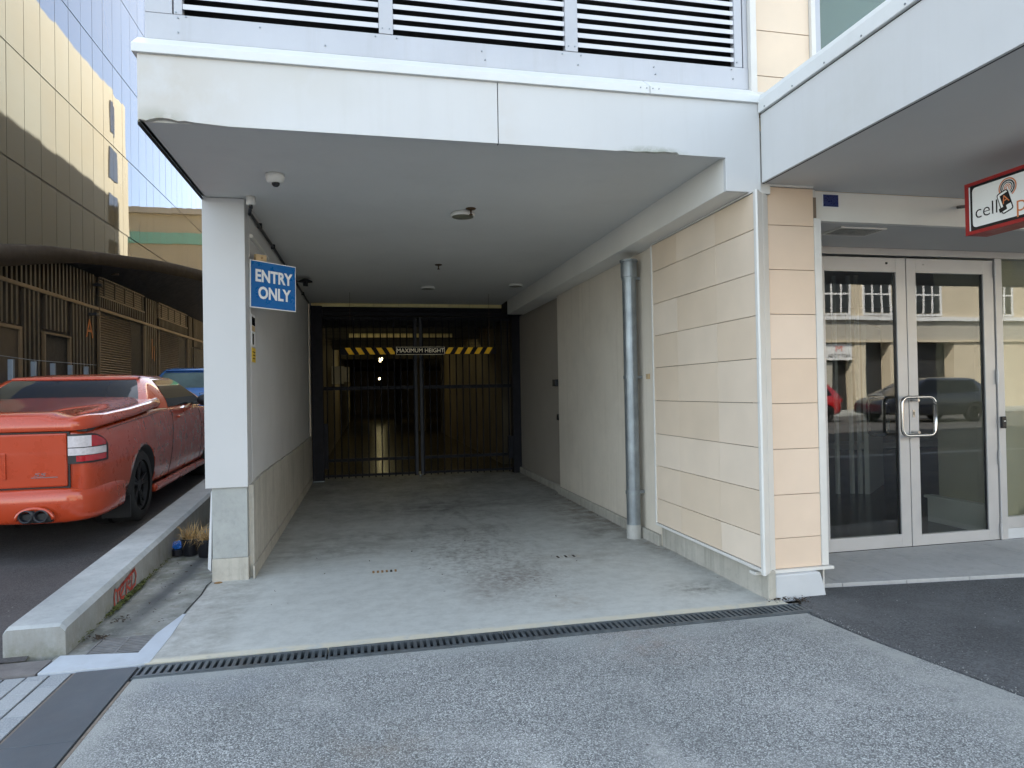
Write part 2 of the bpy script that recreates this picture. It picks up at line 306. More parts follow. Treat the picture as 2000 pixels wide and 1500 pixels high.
    s.l(s.noise(.8, 2, .4, s.scaled((1, 1, .35))), b.inputs['Height'])
    p = s.n('BsdfPrincipled'); p.inputs['Metallic'].default_value = 1; p.inputs['Roughness'].default_value = .015
    s.l(s.mix(o.outputs['Random'], (.062, .100, .168), (.070, .112, .186)), p.inputs['Base Color']); s.l(b.outputs[0], p.inputs['Normal'])
    df = s.n('BsdfDiffuse'); df.inputs[0].default_value = (.50, .47, .38, 1); mx = s.n('MixShader')
    mx.inputs[0].default_value = .17
    s.l(p.outputs[0], mx.inputs[1]); s.l(df.outputs[0], mx.inputs[2]); s.l(mx.outputs[0], s.out.inputs[0]); MT['curtain'] = s.m
    # clear shop glass: transparent with a mirror layer
    for nm, tint, ior in (('shop_glass', (.88, .90, .87), 2.1), ('upper_window_glass', (.55, .66, .70), 1.9)):
        s = NT(nm); fr_ = s.n('Fresnel'); fr_.inputs['IOR'].default_value = ior
        tr = s.n('BsdfTransparent'); tr.inputs[0].default_value = rgb(tint); gl = s.n('BsdfGlossy'); gl.inputs['Roughness'].default_value = .004
        b = s.n('Bump'); b.inputs['Strength'].default_value = .2; b.inputs['Distance'].default_value = .003; s.l(s.noise(1.5, 1), b.inputs['Height']); s.l(b.outputs[0], gl.inputs['Normal'])
        mx = s.n('MixShader'); bf = s.math('SUBTRACT', 1., s.geo.outputs['Backfacing']); s.l(s.math('MULTIPLY', fr_.outputs[0], bf), mx.inputs[0]); s.l(tr.outputs[0], mx.inputs[1]); s.l(gl.outputs[0], mx.inputs[2])
        s.l(mx.outputs[0], s.out.inputs[0]); MT[nm] = s.m
custom()

# ------------------------------------------------------------------ mesh helpers
WP = {}
def wp(o): return Vector(WP.get(o.name, (0, 0, 0))) if o is not None else Vector((0, 0, 0))
class MB:
    def __init__(s): s.v = []; s.f = []
    def add(s, vs, fs):
        k = len(s.v); s.v += [tuple(q) for q in vs]; s.f += [tuple(i+k for i in f) for f in fs]; return s
    def box(s, x0, x1, y0, y1, z0, z1):
        x0, x1 = sorted((x0, x1)); y0, y1 = sorted((y0, y1)); z0, z1 = sorted((z0, z1))
        vs = [(x, y, z) for z in (z0, z1) for y in (y0, y1) for x in (x0, x1)]
        return s.add(vs, [(0, 2, 3, 1), (4, 5, 7, 6), (0, 1, 5, 4), (2, 6, 7, 3), (0, 4, 6, 2), (1, 3, 7, 5)])
    def prism(s, pts, ax, a, b):
        # pts: 2D polygon (the two other axes in order), extruded along ax from a to b
        def mk(p, t): return {'x': (t, p[0], p[1]), 'y': (p[0], t, p[1]), 'z': (p[0], p[1], t)}[ax]
        n = len(pts); vs = [mk(p, a) for p in pts]+[mk(p, b) for p in pts]
        fs = [tuple(range(n)), tuple(range(2*n-1, n-1, -1))]+[(i, i+n, (i+1) % n+n, (i+1) % n) for i in range(n)]
        return s.add(vs, fs)
    def cyl(s, p0, p1, r0, r1=None, n=16, cap=True):
        r1 = r0 if r1 is None else r1; p0, p1 = Vector(p0), Vector(p1); d = (p1-p0).normalized()
        a = d.orthogonal().normalized(); b = d.cross(a)
        vs = [p+(a*math.cos(t)+b*math.sin(t))*r for p, r in ((p0, r0), (p1, r1)) for t in [2*math.pi*i/n for i in range(n)]]
        fs = [(i, (i+1) % n, (i+1) % n+n, i+n) for i in range(n)]
        if cap: fs += [tuple(range(n-1, -1, -1)), tuple(range(n, 2*n))]
        return s.add(vs, fs)
    def tube(s, pts, r, n=8):
        pts = [Vector(p) for p in pts]; rings = []; a = None
        for i, p in enumerate(pts):
            d = (pts[min(i+1, len(pts)-1)]-pts[max(i-1, 0)]).normalized()
            a = d.orthogonal().normalized() if a is None else (a-d*a.dot(d)).normalized(); b = d.cross(a)
            rings.append([p+(a*math.cos(2*math.pi*j/n)+b*math.sin(2*math.pi*j/n))*r for j in range(n)])
        vs = [q for r_ in rings for q in r_]; m = len(rings)
        fs = [(i*n+j, i*n+(j+1) % n, (i+1)*n+(j+1) % n, (i+1)*n+j) for i in range(m-1) for j in range(n)]
        fs += [tuple(range(n-1, -1, -1)), tuple(range((m-1)*n, m*n))]
        return s.add(vs, fs)
    def lathe(s, prof, c, axis='z', n=24):
        vs = []; m = len(prof)
        for i in range(n):
            t = 2*math.pi*i/n
            for r, h in prof:
                q = {'z': (r*math.cos(t), r*math.sin(t), h), 'x': (h, r*math.cos(t), r*math.sin(t)), 'y': (r*math.cos(t), h, r*math.sin(t))}[axis]
                vs.append((c[0]+q[0], c[1]+q[1], c[2]+q[2]))
        fs = [(i*m+j, i*m+j+1, ((i+1) % n)*m+j+1, ((i+1) % n)*m+j) for i in range(n) for j in range(m-1)]
        return s.add(vs, fs)
    def grid(s, rows, closed=False):
        n = len(rows[0]); vs = [q for r_ in rows for q in r_]; e = n if closed else n-1
        return s.add(vs, [(i*n+j, i*n+(j+1) % n, (i+1)*n+(j+1) % n, (i+1)*n+j) for i in range(len(rows)-1) for j in range(e)])
    def sheet(s, pts): return s.add(pts, [tuple(range(len(pts)))])
    def obj(s, name, m, parent=None, bevel=0, smooth=False, label=None, cat=None, group=None, kind=None, sub=0, org=None, fix=False):
        vs = [Vector(q) for q in s.v]
        lo = Vector([min(q[i] for q in vs) for i in range(3)]); hi = Vector([max(q[i] for q in vs) for i in range(3)])
        if org is None: org = (lo+hi)/2; org.z = lo.z if parent is None else org.z
        org = Vector(org)
        me = bpy.data.meshes.new(name); me.from_pydata([q-org for q in vs], [], s.f); me.update()
        if fix or smooth:
            bm = bmesh.new(); bm.from_mesh(me); bmesh.ops.remove_doubles(bm, verts=bm.verts, dist=1e-5); bmesh.ops.recalc_face_normals(bm, faces=bm.faces); bm.to_mesh(me); bm.free()
        me.materials.append(MT[m] if isinstance(m, str) else m)
        if smooth:
            for p in me.polygons: p.use_smooth = True
        o = bpy.data.objects.new(name, me); C.objects.link(o); o.parent = parent
        WP[o.name] = org; o.location = org-wp(parent)
        if bevel:
            b = o.modifiers.new('bevel', 'BEVEL'); b.width = bevel; b.segments = 2; b.limit_method = 'ANGLE'; b.angle_limit = R(40); b.use_clamp_overlap = True
        if sub:
            b = o.modifiers.new('sub', 'SUBSURF'); b.levels = sub; b.render_levels = sub
        tag(o, label, cat, group, kind); return o
def tag(o, label=None, cat=None, group=None, kind=None):
    for k, v in (('label', label), ('category', cat), ('group', group), ('kind', kind)):
        if v: o[k] = v
    return o
def thing(name, label, cat, loc=(0, 0, 0), group=None):
    o = bpy.data.objects.new(name, None); C.objects.link(o); o.location = loc; WP[o.name] = Vector(loc)
    return tag(o, label, cat, group)
def bx(name, m, parent, x0, x1, y0, y1, z0, z1, bevel=0, **k): return MB().box(x0, x1, y0, y1, z0, z1).obj(name, m, parent, bevel, **k)
def inst(o, loc, parent='same', rot=None):
    c = o.copy(); C.objects.link(c); p = o.parent if parent == 'same' else parent; c.parent = p
    c.location = Vector(loc)-wp(p); WP[c.name] = Vector(loc)
    if rot: c.rotation_euler = rot
    return c
def text(name, body, size, fn, m, parent, extrude=.001, align='CENTER', bold=0, sx=1, **k):
    cu = bpy.data.curves.new('t', 'FONT'); cu.body = body; cu.size = size; cu.align_x = align; cu.align_y = 'CENTER'; cu.offset = bold; cu.resolution_u = 3
    o = bpy.data.objects.new('t', cu); C.objects.link(o); dg = bpy.context.evaluated_depsgraph_get()
    me = bpy.data.meshes.new_from_object(o.evaluated_get(dg)); bpy.data.objects.remove(o)
    b = MB(); n = len(me.vertices)
    vs = [fn(v.co.x*sx, v.co.y, extrude) for v in me.vertices]+[fn(v.co.x*sx, v.co.y, 0) for v in me.vertices]
    fs = [tuple(p.vertices) for p in me.polygons]; cnt = {}
    for f in fs:
        for i in range(len(f)):
            e = (f[i], f[(i+1) % len(f)]); cnt[e] = 1
    side = [(a, a+n, b_+n, b_) for (a, b_) in cnt if (b_, a) not in cnt]
    b.add(vs, fs+side); bpy.data.meshes.remove(me)
    return b.obj(name, m, parent, **k)

# ================================================================== GROUND AND ROADS
def struct(name, m, mb, **k): return mb.obj(name, m, None, kind='structure', **k)
struct('ground', 'street_asphalt', MB().box(-150, 150, -150, 150, -.4, -.06))
struct('street', 'street_asphalt', MB().box(-60, 70, -17.4, -1.9, -.2, -.03))
fp = MB().box(-60, 70, -21.0, -17.4, -.2, .09); struct('far_footpath', 'concrete', fp)
struct('kerb', 'concrete', MB().box(-60, 70, -1.9, -1.6, -.2, .0), bevel=.02)
# asphalt footpath in front of the shop, its edge bordering the aggregate apron on a slant
struct('footpath', 'asphalt', MB().prism([(2.56, 3.62), (2.60, 3.08), (2.745, 2.36), (3.25, 0), (3.3, -1.6), (40, -1.6), (40, 3.2), (4.45, 3.775), (2.95, 3.93), (2.66, 3.76)], 'z', -.15, .004))
struct('apron', 'aggregate', MB().prism([(-1.12, 3.545), (-1.12, -1.6), (3.28, -1.6), (3.235, 0), (2.73, 2.36), (2.585, 3.08), (2.54, 3.50), (2.54, 3.535)], 'z', -.15, 0))
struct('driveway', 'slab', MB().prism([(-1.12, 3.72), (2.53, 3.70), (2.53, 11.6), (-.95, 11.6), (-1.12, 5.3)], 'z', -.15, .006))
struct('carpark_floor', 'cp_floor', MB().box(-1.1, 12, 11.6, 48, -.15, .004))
# sunken gutter beside the column
struct('gutter', 'gutter_concrete', MB().add([(-1.62, 3.9, -.004), (-1.482, 3.9, -.004), (-1.482, 4.182, -.004), (-1.18, 4.182, -.004), (-1.125, 4.5, -.004), (-1.125, 16, -.03), (-2.1, 16, -.03)], [(0, 1, 2, 3, 4, 5, 6)]))
# rising side lane
def lz(y): return .06+.038*(y-4)
rows = []
for y in [3.93, 4.25, 6, 8, 12, 16, 20, 30, 45]:
    z = lz(y) if y > 4 else .004
    rows.append([(x, y, z) for x in (-30, -6, -4, -2.9, -1.75-.03*(y-4))])
struct('lane', 'lane_asphalt', MB().grid(rows))
struct('side_footpath', 'street_asphalt', MB().box(-60, -2.9, -1.6, 3.925, -.15, .001))
# kerb strip between the lane and the paving
# paving of small granite setts
pv = struct('paving', 'dark_joint', MB().box(-2.9, -1.435, -1.6, 3.715, -.15, -.006))
x = -1.445; base = None
cols = [(-1.535, -1.445), (-1.635, -1.545), (-1.735, -1.645), (-1.835, -1.745), (-1.935, -1.845)]
for ci, (a, b) in enumerate(cols):
    y = 3.705-(.06 if ci % 2 else 0)
    if ci % 2: bx('sett', 'paver', pv, a, b, 3.648, 3.705, -.05, .002, .003)
    while y > 1.9:
        bx('sett', 'paver', pv, a+random.uniform(-.001, .001), b, y-.147, y, -.05, .002+random.uniform(-.002, .001), .003) if y < 3.71 else None
        y -= .150
struct('joint_line', 'joint_sand', MB().box(-1.435, -1.425, -1.6, 3.70, -.1, .0))
ss = struct('stone_edging', 'dark_joint', MB().box(-1.424, -1.135, -1.6, 3.70, -.15, -.006))
for y0, y1 in ((2.965, 3.70), (2.08, 2.961), (1.2, 2.076), (.3, 1.196)):
    bx('stone_slab', 'stone', ss, -1.424, -1.143, y0, y1, -.06, .004, .003)
struct('edge_joint', 'joint_sand', MB().box(-1.134, -1.121, -1.6, 3.52, -.1, .001))
bx('ribbed_plate', 'brown_plate', None, -2.6, -1.612, 3.722, 3.905, -.05, .006, kind='structure')
# pale sill around the sump
struct('sill', 'sill', MB().prism([(-1.60, 3.72), (-1.155, 3.712), (-1.10, 3.73), (-1.10, 4.1), (-1.118, 4.5), (-1.135, 4.5), (-1.192, 4.17), (-1.20, 3.885), (-1.46, 3.925), (-1.59, 3.945)], 'z', -.06, .009))

# sump grate
sg = thing('sump_grate', 'rusty rectangular sump grate at the end of the gutter', 'drain grate', (-1.33, 4.04, 0))
MB().box(-1.475, -1.19, 3.915, 4.175, -.08, -.03).obj('pit', 'void', sg)
for i in range(9):
    y = 3.932+i*.0265
    MB().box(-1.47+.001*i, -1.205+.001*i, y, y+.0135, -.02, .002).obj('bar', 'sump', sg)
MB().box(-1.335, -1.325, 3.92, 4.17, -.02, .003).obj('cross_bar', 'sump', sg)
f = MB().box(-1.477, -1.468, 3.915, 4.178, -.03, .004).box(-1.468, -1.196, 4.168, 4.178, -.03, .004).box(-1.204, -1.196, 3.915, 4.168, -.03, .004); f.obj('frame', 'sump', sg)

# slot drain across the driveway
dr = thing('slot_drain', 'long dark slotted steel drain across the driveway mouth', 'drain', (.7, 3.61, 0))
bx('channel', 'void', dr, -1.13, 2.60, 3.55, 3.70, -.12, -.03)
xs = [-1.13, -.22, .72, 1.70, 2.60]
for a, b in zip(xs, xs[1:]):
    a += .004; b -= .004; g = MB()
    g.box(a, b, 3.556, 3.574, -.025, .007).box(a, b, 3.682, 3.698, -.025, .007)
    n = int((b-a)/.034); st = (b-a)/n
    for i in range(n+1):
        x = a+i*st; g.box(max(a, x-.009), min(b, x+.009), 3.574, 3.682, -.02, .005)
    g.box(a, b, 3.5741, 3.580, -.02, .0035)
    g.obj('grating', 'grate', dr)
bx('edge_angle', 'grate', dr, -1.13, 2.60, 3.545, 3.553, -.05, .003)

# ================================================================== KERB WALL WITH GRAFFITI
def kz(y): return .165+.030*(y-4)
kw = thing('kerb_wall', 'long low concrete kerb wall between lane and gutter with red graffiti', 'kerb wall', (-1.72, 4, 0))
def kx(y): return -1.575-.032*(y-4)
ys = [3.975, 4.0, 5.1, 5.106, 7, 10, 14, 18]
rows = []
for y in ys:
    xr, z, wd = kx(y), kz(y), .295
    if y < 3.99: z -= .012
    rows.append([(xr-wd, y, -.1), (xr-wd, y, z-.02), (xr-wd+.018, y, z), (xr-.03, y, z), (xr-.004, y, z-.028), (xr, y, -.1)])
g = MB().grid(rows); k = len(rows[0]); g.f.append(tuple(range(k-1, -1, -1))); g.obj('concrete_body', 'kerb_concrete', kw, fix=True)
def ribbon(pts, wd, fn):
    b = MB(); L = []
    for i, p in enumerate(pts):
        q0 = Vector(pts[max(0, i-1)]); q1 = Vector(pts[min(len(pts)-1, i+1)]); d = (q1-q0).normalized(); nn = Vector((-d.y, d.x))
        L.append([fn(*(Vector(p)+nn*wd/2)), fn(*(Vector(p)-nn*wd/2))])
    return b.grid(L)
def kf(a, z): return (kx(a)+.003, a, z)
strokes = [[(4.74, .01), (4.73, .08), (4.75, .125), (4.80, .10), (4.80, .03)], [(4.85, .05), (4.92, .09), (4.93, .125), (4.87, .12), (4.84, .08), (4.86, .04), (4.93, .03)], [(4.97, .03), (4.98, .09), (5.0, .13), (5.05, .12), (5.04, .09), (4.99, .08), (5.06, .04)], [(5.08, .03), (5.10, .14), (5.16, .15), (5.19, .11), (5.17, .05), (5.09, .04)], [(4.80, .105), (5.17, .155)]]
g = MB()
for s_ in strokes:
    q = ribbon(s_, .021, kf); g.add(q.v, q.f)
g.obj('graffiti', 'graffiti', kw)

# moss and litter along the kerb base
ms = MB()
for i in range(900):
    y = random.choice([random.uniform(4.6, 5.35), random.uniform(4.1, 7.2), random.gauss(5.15, .25)]); r = random.uniform(.004, .014)*(1.4 if 4.7 < y < 5.4 else .9)
    c = Vector((kx(y)+random.uniform(-.001, .022), y, random.uniform(-.002, .018)))
    vs = [c+Vector((random.uniform(-r, r), random.uniform(-r, r)*1.6, random.uniform(0, r))) for _ in range(4)]
    ms.add(vs, [(0, 1, 2), (0, 2, 3), (0, 3, 1), (1, 3, 2)])
ms.obj('moss', 'moss', None, kind='stuff', label='green moss line along the foot of the kerb wall', cat='moss')
lf = MB()
def litter(cx, cy, n, r, z=.006):
    for i in range(n):
        c = Vector((random.gauss(cx, r), random.gauss(cy, r), z+random.uniform(0, .012))); q = random.uniform(.004, .013)
        vs = [c+Vector((random.uniform(-q, q), random.uniform(-q, q), random.uniform(-q, q)*.5)) for _ in range(4)]
        lf.add(vs, [(0, 1, 2), (0, 2, 3), (0, 3, 1), (1, 3, 2)])
litter(-1.48, 4.49, 45, .025); litter(-1.50, 4.18, 60, .022); litter(2.62, 3.80, 110, .05); litter(2.75, 3.86, 60, .04); litter(2.62, 3.70, 40, .03); litter(2.48, 3.78, 30, .03)
for i in range(36): litter(random.uniform(-1.5, -1.2), random.uniform(4.3, 6), 1, .03)
for i in range(26): litter(random.uniform(-.7, 2.3), random.uniform(4, 6), 1, .02, .008)
for i in range(22): litter(2.38, random.uniform(4.2, 9), 1, .02, .008)
gb = MB()
for i in range(420):
    t = random.random()**1.2; y = 3.5-3.2*t; xe = 2.54+(3.5-y)*.165 if y > 2.36 else 2.735+(2.36-y)*.215
    c = Vector((xe+random.gauss(.012, .022), y, .004+random.uniform(0, .004))); q = random.uniform(.002, .0065)
    vs = [c+Vector((random.uniform(-q, q), random.uniform(-q, q), random.uniform(-q, q)*.6)) for _ in range(4)]; gb.add(vs, [(0, 1, 2), (0, 2, 3), (0, 3, 1), (1, 3, 2)])
for i in range(240):
    c = Vector((random.uniform(2.7, 5.2), random.uniform(2.3, 3.75), .005)); q = random.uniform(.0015, .005)
    vs = [c+Vector((random.uniform(-q, q), random.uniform(-q, q), random.uniform(-q, q)*.6)) for _ in range(4)]; gb.add(vs, [(0, 1, 2), (0, 2, 3), (0, 3, 1), (1, 3, 2)])
gb.obj('grit', 'concrete', None, kind='stuff', label='pale loose grit on the asphalt and along its seam with the concrete', cat='grit')
lf.obj('leaf_litter', 'leaf', None, kind='stuff', label='dark dead leaves and grit in the corners', cat='litter')

# ================================================================== THE PARKING BUILDING
B = thing('parking_building', 'white and cream clad building over the car park entry with louvred upper floor', 'building', (.6, 6, 0))
# --- fascia over the driveway: two panels, chipped lower edges
def fascia_panel(pts): return MB().prism(pts, 'y', 3.81, 3.84).obj('fascia_panel', 'white_panel', B, .002)
chipL = [(-1.15, 2.80), (-1.143, 2.812), (-1.11, 2.806), (-1.085, 2.815), (-1.06, 2.822), (-1.03, 2.825), (-.99, 2.821), (-.955, 2.812), (-.92, 2.816), (-.88, 2.811), (-.80, 2.806), (-.7, 2.80)]
fascia_panel([(-1.15, 3.16)]+chipL+[(.771, 2.80), (.771, 3.16)])
chipR = [(1.50, 2.80), (1.56, 2.805), (1.63, 2.802), (1.70, 2.808), (1.76, 2.806), (1.82, 2.813), (1.87, 2.811), (1.90, 2.814), (1.915, 2.80)]
fascia_panel([(.776, 3.16), (.776, 2.80)]+chipR+[(2.232, 2.80), (2.232, 2.59), (2.476, 2.59), (2.476, 3.16)])
bx('fascia_joint', 'dark_joint', B, .771, .776, 3.822, 3.84, 2.80, 3.16)
bx('fascia_return', 'white_panel', B, -1.15, -1.13, 3.842, 5.20, 2.812, 3.16)
bx('drip_edge', 'dark_joint', B, -1.156, -1.147, 3.83, 5.5, 2.790, 2.808)
# cap flashing
for a, b in ((-1.172, 1.72), (1.724, 2.478)):
    MB().prism([(3.79, 3.158), (3.79, 3.205), (3.895, 3.285), (3.895, 3.16)], 'x', a, b).obj('cap_flashing', 'white_cap', B, .003)
bx('flashing_return', 'white_cap', B, -1.172, -1.152, 3.90, 5.2, 3.158, 3.215)
for px in (1.66, 1.70, 1.74, 1.78):
    MB().cyl((px, 3.786, 3.19), (px, 3.80, 3.19), .004, n=8).obj('rivet', 'galv', B)
# --- soffit
bx('soffit', 'soffit', B, -1.148, 2.23, 3.842, 11.15, 2.812, 3.10)
bx('beam', 'beam', B, 2.232, 2.56, 3.842, 10.52, 2.592, 3.0, .004)
# --- left column and wall
bx('column', 'grey_panel', B, -1.155, -.862, 5.215, 5.40, .685, 2.808, .004)
bx('column_base', 'concrete', B, -1.115, -.872, 5.235, 5.50, .17, .684, .003)
bx('column_footing', 'dado_concrete', B, -1.118, -.868, 5.225, 5.50, 0, .169, .003)
MB().prism([(-1.128, 0.08), (-1.150, .10), (-1.122, .66), (-1.112, .66)], 'y', 5.24, 5.27).obj('render_skirt', 'white_block', B)
bx('left_wall', 'render_wall', B, -1.14, -.86, 5.402, 11.4, .685, 2.811)
# dado with slightly rough top line
pts = [(5.30, 0), (10.63, 0)]+[(y, .712+.006*math.sin(y*1.3)+random.uniform(-.004, .004)) for y in [10.63-i*.24 for i in range(22)]]+[(5.30, .69)]
MB().prism(pts, 'x', -1.13, -.838).obj('dado', 'dado_concrete', B, .004)
bx('dado_skirting', 'dado_concrete', B, -.838, -.828, 5.24, 10.63, 0, .10, .002)
bx('left_reveal', 'cream_wall', B, -1.1, -.845, 10.66, 11.2, 0, 2.75)
# --- right wall
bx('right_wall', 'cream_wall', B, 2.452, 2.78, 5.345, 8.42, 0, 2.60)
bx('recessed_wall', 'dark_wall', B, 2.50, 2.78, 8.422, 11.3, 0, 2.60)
bx('wall_kerb', 'dado_concrete', B, 2.418, 2.451, 5.345, 8.42, 0, .10, .006)
bx('wall_kerb', 'dado_concrete', B, 2.46, 2.499, 8.422, 10.9, 0, .10, .006)
bx('plinth', 'dado_concrete', B, 2.455, 2.508, 3.79, 5.344, 0, .188, .006)
bx('column_core', 'tile_gap', B, 2.415, 2.93, 3.885, 5.343, .19, 2.60)
# side cladding: nine rows of three tiles
zz = [.215, .42, .70, .97, 1.25, 1.53, 1.80, 2.07, 2.345, 2.575]; yy = [3.765, 4.26, 4.865, 5.315]
for i in range(9):
    for j in range(3):
        bx('cladding_tile', 'tile', B, 2.400+random.uniform(-.0008, .0008), 2.414, yy[j]+.001, yy[j+1]-.001, zz[i]+.002, zz[i+1]-.002, .0012)
bx('base_trim', 'white_trim', B, 2.39, 2.45, 3.765, 5.33, .192, .212, .002)
bx('edge_trim', 'white_trim', B, 2.392, 2.45, 5.3155, 5.335, .213, 2.585, .002)
bx('top_trim', 'white_trim', B, 2.392, 2.45, 3.765, 5.314, 2.577, 2.59, .001)
# corner trims
MB().prism([(2.391, 3.742), (2.400, 3.734), (2.470, 3.790), (2.462, 3.80), (2.41, 3.80), (2.391, 3.765)], 'z', .176, 2.588).obj('corner_trim', 'white_trim', B, .002)
MB().prism([(2.474, 3.793), (2.546, 3.848), (2.546, 3.883), (2.43, 3.883), (2.43, 3.803), (2.468, 3.803)], 'z', .176, 2.588).obj('corner_trim', 'white_trim', B, .002)
bx('corner_bracket', 'white_trim', B, 2.47, 2.56, 3.835, 3.87, 2.592, 2.66, .003)
zf = [.175, .37, .65, .945, 1.24, 1.53, 1.82, 2.11, 2.40, 2.648]
for i in range(9): bx('column_tile', 'tile_front', B, 2.547, 2.890, 3.862, 3.884, zf[i]+.0018, zf[i+1]-.0018, .0012)
bx('side_trim', 'white_trim', B, 2.892, 2.942, 3.855, 3.90, .178, 2.455, .003)
bx('top_trim', 'white_trim', B, 2.56, 2.89, 3.855, 3.886, 2.650, 2.664)
bx('base_trim', 'white_trim', B, 2.39, 2.965, 3.835, 3.90, .155, .1745, .002)
bx('column_side', 'white_trim', B, 2.93, 2.941, 3.902, 4.66, .0, 2.455)
MB().prism([(2.51, -.02), (2.88, -.02), (2.862, .07), (2.835, .154), (2.51, .154)], 'y', 3.80, 3.99).obj('painted_block', 'white_block', B, .008)
# --- carpark interior
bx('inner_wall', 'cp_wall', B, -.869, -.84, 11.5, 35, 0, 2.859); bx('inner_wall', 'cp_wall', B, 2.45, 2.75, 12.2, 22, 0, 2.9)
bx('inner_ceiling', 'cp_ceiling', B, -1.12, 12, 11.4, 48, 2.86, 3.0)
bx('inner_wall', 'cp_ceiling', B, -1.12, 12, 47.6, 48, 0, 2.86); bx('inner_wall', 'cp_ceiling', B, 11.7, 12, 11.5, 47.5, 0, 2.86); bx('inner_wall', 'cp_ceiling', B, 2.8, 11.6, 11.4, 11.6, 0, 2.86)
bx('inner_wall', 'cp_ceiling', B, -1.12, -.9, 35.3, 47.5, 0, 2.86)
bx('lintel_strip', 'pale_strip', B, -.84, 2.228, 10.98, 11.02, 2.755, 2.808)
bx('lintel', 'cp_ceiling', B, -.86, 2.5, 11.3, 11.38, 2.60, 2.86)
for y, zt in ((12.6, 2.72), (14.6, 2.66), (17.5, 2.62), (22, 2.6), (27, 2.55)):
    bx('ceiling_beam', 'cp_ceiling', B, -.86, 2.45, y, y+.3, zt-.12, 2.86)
bx('lit_beam_face', 'pale_strip', B, -.35, 1.85, 14.57, 14.598, 2.56, 2.64)  # lamp light on the beam's face, painted as a pale strip
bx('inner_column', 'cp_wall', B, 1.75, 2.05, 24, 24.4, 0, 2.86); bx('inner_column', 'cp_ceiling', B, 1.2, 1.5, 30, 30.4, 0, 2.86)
# --- louvred storey
def fr(x0, x1, z0, z1, y0=3.90, y1=3.95, nm='louvre_frame', m='louvre_frame'): return bx(nm, m, B, x0, x1, y0, y1, z0, z1, .002)
fr(-1.135, 2.462, 3.287, 3.428); fr(-1.135, -1.0, 3.43, 5.2); fr(-.992, -.95, 3.43, 5.2); fr(.10, .18, 3.43, 5.2, 3.897); fr(1.22, 1.30, 3.43, 5.2, 3.897); fr(2.365, 2.42, 3.43, 5.2)
fr(2.43, 2.462, 3.43, 5.2, 3.905)
bx('louvre_void', 'void', B, -1.12, 2.46, 4.10, 4.2, 3.2, 5.25)
bx('louvre_side', 'louvre_frame', B, -1.14, -1.12, 3.952, 6.0, 3.287, 5.2)
for (x0, x1) in ((-.948, .098), (.182, 1.218), (1.302, 2.363)):
    proto = None
    for i in range(26):
        z = 3.466+i*.0605
        if proto is None:
            m_ = MB().prism([(3.905, z-.002), (3.905, z+.002+.024), (3.909, z+.026), (3.965, z+.052), (3.965, z+.047), (3.911, z+.021), (3.909, z-.002)], 'x', x0, x1)
            proto = m_.obj('louvre_blade', 'louvre', B); p0 = WP[proto.name].copy()
        else: inst(proto, p0+Vector((0, 0, i*.0605)))
for px, pz in ((-.97, 3.41), (-.55, 3.40), (-.2, 3.33), (.08, 3.41), (.20, 3.41), (.7, 3.38), (.72, 3.33), (1.2, 3.41), (1.32, 3.41), (1.30, 3.35), (1.8, 3.38), (1.81, 3.335), (2.34, 3.41), (2.35, 3.35), (-.98, 3.44), (-.97, 3.33), (.12, 3.46), (.16, 3.46), (1.24, 3.46), (1.28, 3.46), (2.38, 3.46), (-.93, 3.42)):
    MB().cyl((px, 3.894, pz), (px, 3.904, pz), .0045, n=8).obj('screw', 'galv', B)
# upper cream cladding, trims and window
bx('upper_trim', 'white_trim', B, 2.464, 2.508, 3.87, 3.95, 3.262, 5.4, .003)
bx('upper_sill', 'white_trim', B, 2.464, 2.92, 3.86, 3.95, 3.24, 3.261)
uz = [3.262, 3.39, 3.69, 3.99, 4.29, 4.6]
for i in range(5): bx('upper_tile', 'tile', B, 2.510, 2.921, 3.905, 3.925, uz[i]+.0025, uz[i+1]-.0025, .0015)
bx('upper_core', 'tile_gap', B, 2.509, 2.922, 3.926, 4.1, 3.2, 4.7)
bx('upper_trim', 'white_trim', B, 2.923, 2.955, 3.88, 3.95, 3.3, 4.7, .002)
wn = bx('upper_window', 'louvre_frame', B, 2.957, 3.005, 3.90, 3.96, 3.3, 4.7)
bx('frame', 'louvre_frame', wn, 4.6, 4.65, 3.90, 3.96, 3.3, 4.7)
bx('pane', 'upper_window_glass', wn, 3.006, 4.6, 3.925, 3.932, 3.3, 4.7)
bx('blind', 'int_white', wn, 3.0, 4.6, 4.3, 4.32, 3.25, 4.7)
# --- canopy over the footpath
bx('canopy_fascia', 'white_panel', B, 2.482, 2.50, 1.915, 3.808, 2.652, 3.088, .002)
bx('canopy_fascia', 'white_panel', B, 2.482, 12, 1.89, 1.912, 2.652, 3.088, .002)
MB().prism([(2.462, 3.095), (2.462, 3.17), (2.475, 3.205), (2.56, 3.205), (2.56, 3.095)], 'y', 1.88, 3.805).obj('canopy_cap', 'white_cap', B, .003)
bx('canopy_cap', 'white_cap', B, 2.565, 12, 1.88, 1.98, 3.095, 3.205)
bx('canopy_seam', 'dark_joint', B, 2.486, 2.51, 1.91, 3.808, 3.0885, 3.0945)
for i in range(7): MB().cyl((2.458, 2.05+i*.28, 3.11), (2.464, 2.05+i*.28, 3.11), .005, n=8).obj('screw', 'galv', B)
bx('canopy_edge', 'dark_joint', B, 2.503, 2.513, 1.92, 3.83, 2.654, 2.66)
bx('canopy_soffit', 'canopy_soffit', B, 2.514, 12, 1.914, 3.943, 2.664, 2.80)
bx('canopy_roof', 'white_cap', B, 2.562, 12, 1.984, 3.86, 3.10, 3.15)
bx('header', 'beam', B, 2.945, 12, 3.945, 3.99, 2.462, 2.663, .002)
bx('header_cap', 'white_trim', B, 2.892, 2.942, 3.905, 3.96, 2.457, 2.66, .002)
